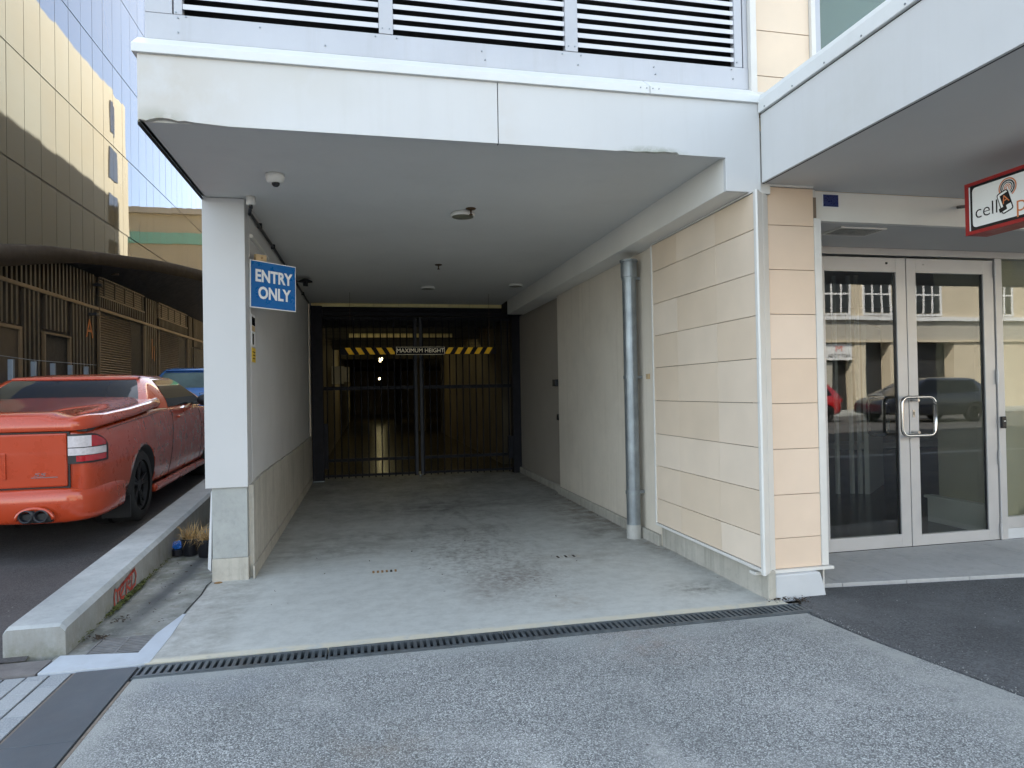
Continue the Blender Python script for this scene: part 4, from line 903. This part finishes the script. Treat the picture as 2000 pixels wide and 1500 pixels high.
def ring_pts(z, yr, yf, hw, cr=.07, cf=.12):
    n = 14; pts = []
    for i in range(n+1):
        t = -1+2*i/n; x_ = hw*(math.sin(t*math.pi/2)*.5+t*.5); pts.append((x_, yr+cr*abs(x_/hw)**4, z))
    for i in range(n+1):
        t = 1-2*i/n; x_ = hw*(math.sin(t*math.pi/2)*.5+t*.5); pts.append((x_, yf-cf*abs(x_/hw)**2.4, z))
    return pts
def lerp_ring(rings, z):
    for a, b in zip(rings, rings[1:]):
        if a[0] <= z <= b[0]:
            t = (z-a[0])/(b[0]-a[0]); return [a[i]+(b[i]-a[i])*t for i in range(4)]
    return list(rings[-1])
def greenhouse(rings, m, parent, pn='cab'):
    g = MB(); rows = [ring_pts(*r_) for r_ in rings]; g.grid(rows, closed=True); k = (len(rings)-1)*30
    z, yr, yf, hw = rings[-1]; n = 30
    inner = [(p[0]*.6, yr+(yf-yr)*.2+(p[1]-yr)*.6, z+.014) for p in rows[-1]]
    g2 = MB(); g2.v = g.v; g2.f = g.f; kk = len(g.v); g.v += inner
    g.f += [(k+j, k+(j+1) % n, kk+(j+1) % n, kk+j) for j in range(n)]; g.f.append(tuple(range(kk, kk+n)))
    return g.obj(pn, m, parent, smooth=True, org=(0, 0, 0))
def rear_glass(rings, z0, z1, f0, f1, parent, m='carglass', nm='rear_window', off=-.006):
    rows = []
    for i in range(9):
        z = z0+(z1-z0)*i/8; _, yr, yf, hw = lerp_ring(rings, z); f = f0+(f1-f0)*i/8
        rows.append([(hw*f*t, yr+.07*abs(f*t)**4+off, z) for t in [-1+j/8 for j in range(17)]])
    return MB().grid(rows).obj(nm, m, parent, smooth=True, org=(0, 0, 0))
def side_glass(rings, z0, z1, y0s, y1s, s_, parent, m='carglass', off=.006):
    rows = []
    for i in range(8):
        z = z0+(z1-z0)*i/7; _, yr, yf, hw = lerp_ring(rings, z); a = y0s[0]+(y0s[1]-y0s[0])*i/7; b = y1s[0]+(y1s[1]-y1s[0])*(i/7)**.85
        rows.append([(s_*(hw+off), a+(b-a)*j/10, z) for j in range(11)])
    return MB().grid(rows).obj('side_window', m, parent, smooth=True, org=(0, 0, 0))
def wheel(x, y, r, s_, parent, wd=.24):
    g = MB().lathe([(r-.10, -wd/2), (r-.03, -wd/2), (r, -wd/2+.03), (r, wd/2-.03), (r-.03, wd/2), (r-.10, wd/2)], (x, y, r), 'x', 40)
    t = g.obj('wheel', 'rubber', parent, smooth=True, org=(x, y, r))
    xo = x+s_*(wd/2-.03)
    MB().lathe([(r-.10, 0), (r-.105, s_*.012), (r-.13, -s_*.02), (r-.13, -s_*.14)], (xo, y, r), 'x', 40).obj('rim', 'rim', t)
    sp = MB()
    for k in range(5):
        for dlt in (-7, 7):
            a = R(k*72+dlt*1.5+12); a2 = R(k*72+dlt+12)
            p0 = Vector((xo-s_*.01, y+.05*math.cos(a2), r+.05*math.sin(a2))); p1 = Vector((xo-s_*.005, y+(r-.105)*math.cos(a), r+(r-.105)*math.sin(a)))
            sp.cyl(p0, p1, .017, .012, n=6)
    sp.cyl((xo-s_*.03, y, r), (xo+s_*.004, y, r), .055, n=20); sp.obj('spokes', 'rim', t)
    MB().cyl((xo-s_*.12, y, r), (xo-s_*.09, y, r), r-.14, n=24).obj('brake_disc', 'plastic', t)

# --- the red utility
U = thing('utility_vehicle', 'glossy orange red utility with hard tonneau parked in the lane, seen from behind', 'utility vehicle', (0, 0, 0)); WP[U.name] = Vector((0, 0, 0))
st_ = [(-.005, .80, .37, .930, .940), (.02, .855, .33, .945, .95), (.08, .895, .30, .952, .96), (.22, .925, .27, .96, .965), (.5, .94, .25, .97, .975), (.85, .955, .25, .99, .99), (1.13, .962, .25, 1.00, 1.01), (1.42, .955, .25, 1.02, 1.03), (1.75, .938, .23, 1.03, 1.05), (2.2, .935, .22, 1.025, 1.05), (3.0, .935, .22, 1.00, 1.02), (3.6, .94, .22, .985, 1.0), (4.0, .955, .24, .955, .99), (4.3, .955, .26, .92, .97), (4.7, .92, .26, .83, .90), (4.95, .80, .28, .72, .80), (5.02, .70, .32, .66, .70)]
ub = body_loft(st_, 'ute_paint', U, (1.13, 4.14), .335)
seams(ub, U)
rg = [(.98, 1.62, 4.15, .88), (1.05, 1.70, 4.02, .86), (1.11, 1.78, 3.85, .83), (1.19, 1.90, 3.62, .775), (1.27, 2.03, 3.42, .715), (1.325, 2.14, 3.25, .66), (1.355, 2.22, 3.1, .60), (1.372, 2.34, 2.9, .50)]
greenhouse(rg, 'ute_paint', U)
rear_glass(rg, 1.095, 1.325, .85, .89, U, off=-.012)
for s_ in (-1, 1):
    side_glass(rg, 1.02, 1.335, (2.25, 2.42), (3.9, 3.2), s_, U)
    for y_ in (1.13, 4.14): wheel(s_*.81, y_, .335, s_, U)
    MB().add([(s_*v[0], v[1], v[2]) for v in [(.70, .775, .10), (.93, .775, .10), (.935, .76, .30), (.70, .76, .30), (.70, .79, .10), (.93, .79, .10), (.935, .775, .30), (.70, .775, .30)]], [(0, 1, 2, 3), (4, 7, 6, 5), (0, 4, 5, 1), (1, 5, 6, 2), (3, 2, 6, 7), (0, 3, 7, 4)]).obj('mud_flap', 'rim', U)
    mb_ = MB().lathe([(0, -.045), (.06, -.04), (.075, 0), (.06, .04), (0, .05)], (s_*1.03, 3.38, 1.05), 'y', 18)
    mb_.v = [(s_*1.03+(v[0]-s_*1.03)*1.5, v[1], v[2]) for v in mb_.v]; mb_.obj('mirror', 'plastic', U, smooth=True); bx('mirror_stalk', 'plastic', U, s_*.86, s_*.98, 3.37, 3.41, 1.0, 1.03)
    bx('door_handle', 'ute_paint', U, s_*.925, s_*.957, 2.42, 2.60, .885, .915, .008)
    # tail lamp following the corner
    path = [(.745, -.024), (.80, -.018), (.845, .002), (.885, .045), (.908, .09), (.925, .15), (.934, .21), (.938, .25)]
    def lamp(z0, z1, m_, nm, par, o_=.0, p0=0, p1=8, sh=0):
        rows = []
        for zi in range(5):
            z = z0+(z1-z0)*zi/4; rw = []; top_ = lambda i: .905+.012*(m_ == 'plastic')-(.0 if i < 4 else .010*(i-3)**1.7)
            for i_, (a, b) in enumerate(path[p0:p1]):
                rw.append((s_*(a+o_), b-o_, min(z, top_(i_+p0))))
            rows.append(rw)
        return MB().grid(rows).obj(nm, m_, par, smooth=True, org=(0, 0, 0))
    tl_ = lamp(.685, .915, 'plastic', 'tail_lamp', U, -.002, sh=.012)
    lamp(.70, .745, 'lamp_red', 'lens', tl_, .003, 1, 7); lamp(.750, .805, 'lamp_clear', 'lens', tl_, .004, 0, 7); lamp(.812, .90, 'lamp_red', 'lens', tl_, .003, 3, 7); lamp(.812, .90, 'lamp_clear', 'lens', tl_, .004, 0, 4)
    # side gill badge, exhaust tips
for x_ in (.50, .60):
    MB().lathe([(.034, .12), (.036, -.03), (.046, -.045), (.047, .10)], (x_, -.11, .315), 'y', 22).obj('exhaust_tip', 'black_metal', U, smooth=True); MB().cyl((x_, -.06, .315), (x_, -.05, .315), .033, n=16).obj('exhaust_bore', 'void', U)
# bumper swept round the tail
bp_ = [(-.945, .62), (-.952, .35), (-.93, .15), (-.875, .02), (-.78, -.055), (-.55, -.088), (-.25, -.098), (0, -.10), (.25, -.098), (.55, -.088), (.78, -.055), (.875, .02), (.93, .15), (.952, .35), (.945, .62)]
rows = []
for (x_, y_) in bp_:
    k = 1-.0; zlo = .235 if abs(x_) > .4 else .25; sc_ = lambda t: (x_*(1-.0*t), y_)
    inx = Vector((-x_, .6-y_)).normalized()
    zlo2 = .305 if .44 < abs(x_) < .0 else zlo
    rows.append([(x_+inx.x*o_, y_+inx.y*o_, z) for o_, z in ((.10, zlo), (.03, zlo), (.008, zlo+.03), (.0, zlo+.12), (.004, zlo+.20), (.02, .485), (.05, .505), (.10, .505))])
MB().grid(rows).obj('bumper', 'ute_paint', U, smooth=True, sub=1)
# exhaust cut-out surround
sur = []
for i in range(13): a = R(180-i*15); sur.append((.55+.125*math.cos(a), -.118, .285+.085*math.sin(a)))
MB().tube(sur, .014, 8).obj('exhaust_surround', 'ute_paint', U, smooth=True); bx('exhaust_recess', 'plastic', U, .44, .66, -.108, -.02, .255, .335, .02)
bx('tailgate', 'ute_paint', U, -.742, .742, -.035, -.004, .515, .925, .012)
bx('tailgate_gap', 'plastic', U, -.755, .755, -.012, -.003, .50, .935)
pr = MB().box(-.33, .33, -.0355, -.034, .62, .76); 
bx('plate_recess', 'ute_paint', U, -.32, .32, -.037, -.034, .60, .755, .0)
MB().box(.315, .335, -.046, -.033, .585, .77).box(-.335, -.315, -.046, -.033, .585, .77).box(-.335, .335, -.046, -.033, .765, .785).obj('plate_surround', 'ute_paint', U, .004)
text('badge', 'SS', .045, lambda a, b, e: (.56+a*2.0+b*.35, -.0355-e, .612+b*.8), 'chrome', U, .003)
bx('badge', 'chrome', U, .50, .68, -.038, -.0355, .588, .594)
# tonneau
rows = []
for (y_, hw_, zs, zt_) in ((-.040, .78, .944, 1.018), (-.03, .80, .944, 1.032), (.02, .865, .95, 1.052), (.10, .900, .956, 1.062), (.30, .925, .968, 1.058), (.9, .935, .998, 1.076), (1.5, .925, 1.03, 1.106), (1.85, .90, 1.045, 1.125), (1.95, .88, 1.05, 1.13)):
    half = [(.99*hw_, zs), (hw_, zs+.02), (.985*hw_, zt_-.02), (.955*hw_, zt_), (.90*hw_, zt_-.004), (.80*hw_, zt_-.006), (.70*hw_, zt_+.018), (.35*hw_, zt_+.026), (0, zt_+.028)]
    rows.append([(x_, y_, z) for x_, z in half]+[(-x_, y_, z) for x_, z in half[-2::-1]])
g = MB().grid(rows); g.f.append(tuple(range(len(rows[0])))); g.obj('tonneau', 'ute_paint', U, smooth=True, fix=True)
bx('tonneau_gap', 'plastic', U, -.86, .86, .03, 1.7, .93, .955)
sp_ = MB(); rows = []
for i in range(13):
    t = -1+i/6; x_ = .60*t; rows.append([(x_, 2.15+.05*abs(t)**3, 1.325), (x_, 2.13+.05*abs(t)**3, 1.345-.008*t*t), (x_, 2.19, 1.362-.012*t*t), (x_, 2.3, 1.372-.012*t*t)])
sp_.grid(rows).obj('roof_spoiler', 'ute_paint', U, smooth=True)
MB().tube([(-.35, 2.4, 1.37), (-.30, 2.32, 1.50)], .004, 6).obj('aerial', 'plastic', U)
bx('fender_vent', 'chrome', U, .955, .962, 3.62, 3.74, .74, .765)
# side skirt
bx('side_skirt', 'ute_paint', U, .86, .935, 1.56, 3.72, .19, .27, .03); bx('side_skirt', 'ute_paint', U, -.935, -.86, 1.56, 3.72, .19, .27, .03)
for y_ in (1.13, 4.14):
    for s_ in (-1, 1): MB().cyl((s_*.60, y_, .36), (s_*.70, y_, .36), .37, n=24).obj('wheel_well', 'plastic', U)
U.location = (-3.0, 5.79, lz(7.4)-.02); U.rotation_euler = (R(1.6), 0, R(.6))

# --- generic hatchback
def hatch(name, label, cat, loc, rz, paint, scale=1.0, badge=False):
    t = thing(name, label, cat, (0, 0, 0)); WP[t.name] = Vector((0, 0, 0))
    st2 = [(0, .70, .38, .88, .90), (.03, .78, .33, .93, .95), (.12, .85, .28, .96, .98), (.35, .88, .25, .97, .99), (.8, .895, .24, .97, .99), (1.6, .895, .22, .96, .98), (2.6, .895, .22, .95, .97), (3.3, .90, .24, .92, .96), (3.8, .87, .27, .82, .90), (4.1, .76, .30, .70, .76), (4.17, .65, .34, .62, .66)]
    body_loft(st2, paint, t, (.72, 3.32), .31)
    r2 = [(.92, .02, 3.55, .84), (1.0, .07, 3.35, .82), (1.15, .18, 3.0, .765), (1.3, .30, 2.72, .70), (1.4, .42, 2.5, .645), (1.45, .52, 2.35, .59), (1.475, .62, 2.2, .5)]
    greenhouse(r2, paint, t); rear_glass(r2, 1.0, 1.36, .86, .86, t, m='hatchglass')
    for s_ in (-1, 1):
        side_glass(r2, 1.0, 1.38, (.45, .62), (3.05, 2.45), s_, t)
        for y_ in (.72, 3.32): wheel(s_*.76, y_, .31, s_, t, .21)
        bx('tail_lamp', 'lamp_red', t, s_*.56, s_*.80, -.012, .10, .74, .88, .03)
    bx('rear_plate', 'sign_white', t, -.25, .25, -.03, -.015, .52, .63)
    bx('roof_lip', paint, t, -.56, .56, .36, .56, 1.40, 1.425, .01)
    if badge:
        MB().lathe([(.045, 0), (.056, -.006), (.056, .006), (.045, .01)], (0, -.02, .87), 'y', 20).obj('badge_ring', 'chrome', t); text('badge', 'W', .065, lambda a, b, e: (a, -.022-e, .868+b), 'chrome', t, .004)
        text('badge', 'DSG', .06, lambda a, b, e: (.33+a, -.022-e, .865+b), 'chrome', t, .003)
    t.location = loc; t.rotation_euler = (0, 0, rz); t.scale = (scale,)*3
hatch('blue_hatchback', 'blue hatchback parked in the lane ahead of the red utility, mostly behind the column', 'car', (-4.05, 16.6, .575), R(-2), 'blue_paint', 1.0, True)
hatch('grey_hatchback', 'dark car parked across the street, seen only reflected in the shop doors', 'car', (22.2, -11.6, -.03), R(90), 'dark_paint', 1.08)
hatch('red_hatchback', 'red car across the street, seen only reflected in the left shop door', 'car', (17.9, -13.9, -.03), R(90), 'red_paint', 1.0)

# posts and wire behind the utility
for i, y in enumerate((11.35, 12.05, 12.72, 13.4, 14.1)):
    bx('steel_post', 'bollard', None, -5.24, -5.17, y, y+.06, .3, 1.97, .004, label=['blue grey steel post behind the utility, leftmost of the five', 'second blue grey steel post from the left behind the utility', 'middle of the five blue grey posts behind the utility, left of the dark doorway', 'fourth blue grey post behind the utility, in front of the dark doorway', 'fifth blue grey post behind the utility, nearest the roller doors'][i], cat='post', group='steel posts behind the utility')
MB().tube([(-5.2, 10.5, 2.02), (-5.2, 12.0, 1.99), (-5.2, 14.6, 2.02)], .006, 6).obj('guard_wire', 'bollard', None, label='thin taut wire along the tops of the steel posts', cat='wire')

# ================================================================== GLASS BUILDING ACROSS THE LANE
G = thing('glass_building', 'mirror glass office building with black canopy and bronze ribbed base across the lane', 'building', (-9, 20, 0))
bx('core', 'glass_edge', G, -18, -6.19, 6.6, 39.7, 4.3, 17.7); bx('base_core', 'brown_back', G, -18, -6.26, 6.6, 39.7, 0, 4.3)
cp = [(-6.0, 7.0, 3.0, 2.6), (-6.0, 10.5, 3.55, 3.16), (-6.0, 12.8, 3.99, 3.61), (-6.0, 13.67, 4.17, 3.80), (-5.98, 14.63, 4.36, 4.01), (-5.9, 15.6, 4.50, 4.21), (-5.8, 16.7, 4.67, 4.37), (-5.65, 17.9, 4.83, 4.52), (-5.45, 19.2, 5.01, 4.68), (-5.25, 20.9, 5.20, 4.85), (-5.0, 22.9, 5.38, 5.04), (-4.8, 25, 5.5, 5.15), (-4.7, 30, 5.6, 5.25)]
def canopy_z(y):
    if y <= cp[0][1]: return cp[0][3]
    for a, b in zip(cp, cp[1:]):
        if a[1] <= y <= b[1]: return a[3]+(b[3]-a[3])*(y-a[1])/(b[1]-a[1])
    return cp[-1][3]
proto = MB().box(-6.162, -6.150, -.3145, .3145, -1.013, 1.013).obj('glass_pane', 'curtain', G, org=(-6.156, 0, 0))
random.seed(21); first = True
y0 = 13.37-.643*3
for r_ in range(7):
    for c_ in range(26):
        y = y0+.643*(c_+.5); z = 3.61+1.025+r_*2.05
        if r_ == 0:
            zb0 = max(canopy_z(y-.32), canopy_z(y+.32), 3.62)+.03
            if zb0 < 5.6: MB().box(-6.162, -6.150, y-.3145, y+.3145, zb0, 5.648).obj('glass_pane', 'curtain', G)
            continue
        loc = Vector((-6.156, y, z)); rot = (0, R(random.uniform(-.10, .10)), R(random.uniform(-.16, .16)))
        if first: proto.location = loc-wp(G); proto.rotation_euler = rot; first = False; WP[proto.name] = loc
        else: inst(proto, loc, rot=rot)
bx('glass_wall', 'curtain', G, -6.17, -6.15, 6.6, y0, 3.6, 17.7); bx('glass_wall', 'curtain', G, -18, -6.175, 6.57, 6.59, 3.6, 17.7); bx('front_base', 'bronze_panel', G, -18, -6.175, 6.5, 6.59, 0, 3.58); bx('glass_wall', 'curtain', G, -6.17, -6.15, y0+26*.643, 39.7, 5.3, 17.7)
# canopy: swooping outer band and dark underside
MB().grid([[(x_+.0, y_, zt_), (x_+.02, y_, zt_-.02), (x_+.02, y_, (zt_*.25+zb_*.75)), (x_, y_, zb_)] for x_, y_, zt_, zb_ in cp]).obj('canopy_band', 'canopy_black', G, smooth=True)
MB().grid([[(x_, y_, zt_-.002), (-6.2, y_, zt_+.01)] for x_, y_, zt_, zb_ in cp]).obj('canopy_top', 'canopy_black', G)
MB().grid([[(x_-.002, y_, zb_+.002), (-6.25, y_, min(4.26, zb_+.02))] for x_, y_, zt_, zb_ in cp]).obj('canopy_underside', 'canopy_under', G)
for y_, z_ in ((17.9, 4.40), (21.5, 4.6)): MB().cyl((-5.95, y_, z_-.05), (-5.95, y_, z_), .09, n=16).obj('downlight', 'brown_clad', G)
# ribs
def ribs(ya, yb, z0, z1, par, st=.175, wd=.075, dp=.06):
    n = int((yb-ya)/st); p = MB().box(-6.26, -6.26+dp, 0, wd, z0, z1).obj('rib', 'brown_clad', par); p0 = WP[p.name].copy()
    for i in range(n):
        loc = p0+Vector((0, ya+i*st+(st-wd)/2, 0))
        if i == 0: p.location = loc-wp(par); WP[p.name] = loc
        else: inst(p, loc, parent=par)
ribs(11.6, 17.52, 3.53, 4.26, G); ribs(14.05-.06, 14.8, .2, 3.45, G); ribs(14.85, 16.05, 2.76, 3.45, G); ribs(16.1, 17.45, .2, 3.45, G); ribs(11.6, 13.95, 2.74, 3.45, G)
ribs(17.62, 21.0, 3.56, 3.80, G, .14, .05); ribs(21.05, 22.2, .4, 4.26, G); ribs(22.3, 25.7, 3.56, 3.80, G, .14, .05); ribs(25.8, 26.5, .4, 4.26, G); ribs(26.5, 28.5, 3.2, 4.26, G)
bx('rail', 'slat_bronze', G, -6.20, -6.185, 11.5, 17.56, 3.455, 3.525); bx('rail', 'slat_bronze', G, -6.21, -6.185, 17.62, 28.6, 3.46, 3.53); 
bx('side_door', 'bronze_panel', G, -6.25, -6.22, 11.6, 13.85, .2, 2.64); MB().box(-6.25, -6.19, 11.6, 13.95, 2.645, 2.71).box(-6.25, -6.19, 13.86, 13.95, .2, 2.644).obj('door_frame', 'slat_bronze', G)
bx('doorway', 'void', G, -6.259, -6.25, 14.88, 15.98, .2, 2.66); MB().box(-6.25, -6.19, 14.82, 14.87, .2, 2.70).box(-6.25, -6.19, 15.99, 16.04, .2, 2.70).box(-6.25, -6.19, 14.87, 15.99, 2.665, 2.70).obj('door_frame', 'slat_bronze', G)
def roller(ya, yb, yc, lab):
    d = bx('roller_door', 'void', G, -6.258, -6.25, ya, yb, .3, 3.42); d['label'] = lab
    pr_ = []
    z = .3
    s_ = MB(); 
    while z < 3.40:
        s_.prism([(-6.245, z), (-6.222, z+.018), (-6.222, z+.035), (-6.245, z+.055)], 'y', ya+.03, yc) if False else s_.add([(-6.245, ya+.03, z), (-6.220, ya+.03, z+.026), (-6.245, ya+.03, z+.052), (-6.245, yc, z), (-6.220, yc, z+.026), (-6.245, yc, z+.052)], [(0, 1, 4, 3), (1, 2, 5, 4), (0, 2, 1), (3, 4, 5)])
        z += .060
    s_.obj('slat_curtain', 'slat_bronze', d, kind='stuff')
    MB().box(-6.25, -6.19, ya-.03, ya+.02, .3, 3.44).box(-6.25, -6.19, yb-.02, yb+.04, .3, 3.44).obj('door_frame', 'slat_bronze', d)
    v = bx('louvre_panel', 'brown_back', G, -6.25, -6.235, ya, yb, 3.84, 4.26)
    for i in range(6): bx('slat', 'slat_bronze', v, -6.232, -6.215, ya+.05, yb-.05, 3.87+i*.062, 3.895+i*.062)
    for i in range(5): bx('mullion', 'brown_back', v, -6.214, -6.20, ya+.3+i*(yb-ya-.5)/4, ya+.38+i*(yb-ya-.5)/4, 3.85, 4.25)
    MB().box(-6.235, -6.195, ya, yb, 4.255, 4.285).box(-6.235, -6.195, ya, yb, 3.80, 3.835).obj('frame', 'slat_bronze', v)
roller(17.64, 20.96, 19.9, 'nearer roller door'); roller(22.3, 25.68, 24.6, 'farther roller door'); bx('doorway', 'void', G, -6.255, -6.23, 26.6, 28.4, .3, 3.18); 
text('painted_letter', 'A', .62, lambda a, b, e: (-6.192+e, 17.02+a, 2.95+b), 'orange_paint', G, .003)
MB().box(-6.19, -6.187, 21.55, 21.62, 2.5, 3.1).box(-6.19, -6.187, 21.75, 21.81, 2.45, 2.9).obj('painted_letter', 'orange_paint', G)
bx('bracket_lamp', 'black_metal', G, -6.19, -6.02, 16.95, 17.1, 3.27, 3.33); bx('bracket_lamp', 'black_metal', G, -6.19, -6.0, 17.2, 17.32, 3.98, 4.04)

# ================================================================== LOW BUILDING AT THE LANE'S END (reflected)
LB = thing('rear_building', 'beige building with a teal band closing the far end of the lane', 'building', (4, 46, 0))
bx('wall', 'beige', LB, -8, 30, 45, 60, 0, 13.0); bx('teal_band', 'teal', LB, -8.05, 30, 44.9, 44.99, 10.9, 11.6); bx('cornice', 'dark_wall', LB, -8.1, 30.1, 44.7, 44.99, 12.75, 13.1)
for x_ in (-4, 0, 5, 9, 13): bx('window', 'opp_glass', LB, x_, x_+1.3, 44.93, 44.99, 7.5, 9.8)

# ================================================================== BUILDINGS ACROSS THE STREET (reflected in the doors)
O = thing('street_building', 'tan two storey building with white windows across the street, reflected in the doors', 'building', (27, -21, 0))
YO = -21
bx('wall', 'opp_wall', O, 8, 60, YO-10, YO, 4.95, 9.5); bx('string_course', 'opp_white', O, 8, 60, YO, YO+.18, 4.75, 4.95); bx('wall', 'opp_grey', O, 8, 60, YO-10, YO, 3.72, 4.74); bx('string_course', 'opp_wall', O, 8, 60, YO, YO+.15, 3.60, 3.72)
bx('wall', 'opp_dark', O, 8, 60, YO-10, YO-.6, 0, 3.6)
for a, b in ((8, 17), (18, 20), (22.4, 23.2), (24.9, 25.6), (27.1, 28.6), (31.2, 36), (38, 46)): bx('pier', 'opp_wall', O, a, b, YO-.6, YO+.03, 0, 3.598)
for x_ in (18.5, 21, 23.1, 25.6, 28.8, 33.5): 
    wn = bx('window', 'opp_glass', O, x_, x_+1.55, YO+.002, YO+.03, 5.15, 6.8)
    MB().box(x_-.09, x_, YO, YO+.09, 5.1, 6.9).box(x_+1.55, x_+1.64, YO, YO+.09, 5.1, 6.9).box(x_+.45, x_+.53, YO+.031, YO+.08, 5.15, 6.8).box(x_+1.02, x_+1.10, YO+.031, YO+.08, 5.15, 6.8).box(x_, x_+1.55, YO+.033, YO+.07, 6.1, 6.19).box(x_-.09, x_+1.64, YO, YO+.12, 5.0, 5.1).obj('frame', 'opp_white', wn)
bx('shop_sign', 'opp_white', O, 23.25, 24.85, YO-.1, YO+.0, 2.70, 3.55); text('sign_lettering', 'HOT YOGA', .26, lambda a, b, e: (24.05-a, YO+.005+e, 2.92+b), 'black_gloss', O, .01)
text('sign_mark', 'M', .45, lambda a, b, e: (24.05-a*1.4, YO+.005+e, 3.28+b), 'pink', O, .01)
bx('shop_door', 'opp_grey', O, 23.3, 23.8, YO-.3, YO-.2, 0, 2.6); bx('stall_riser', 'pink', O, 28.7, 31.0, YO-.3, YO-.2, .9, 1.4)
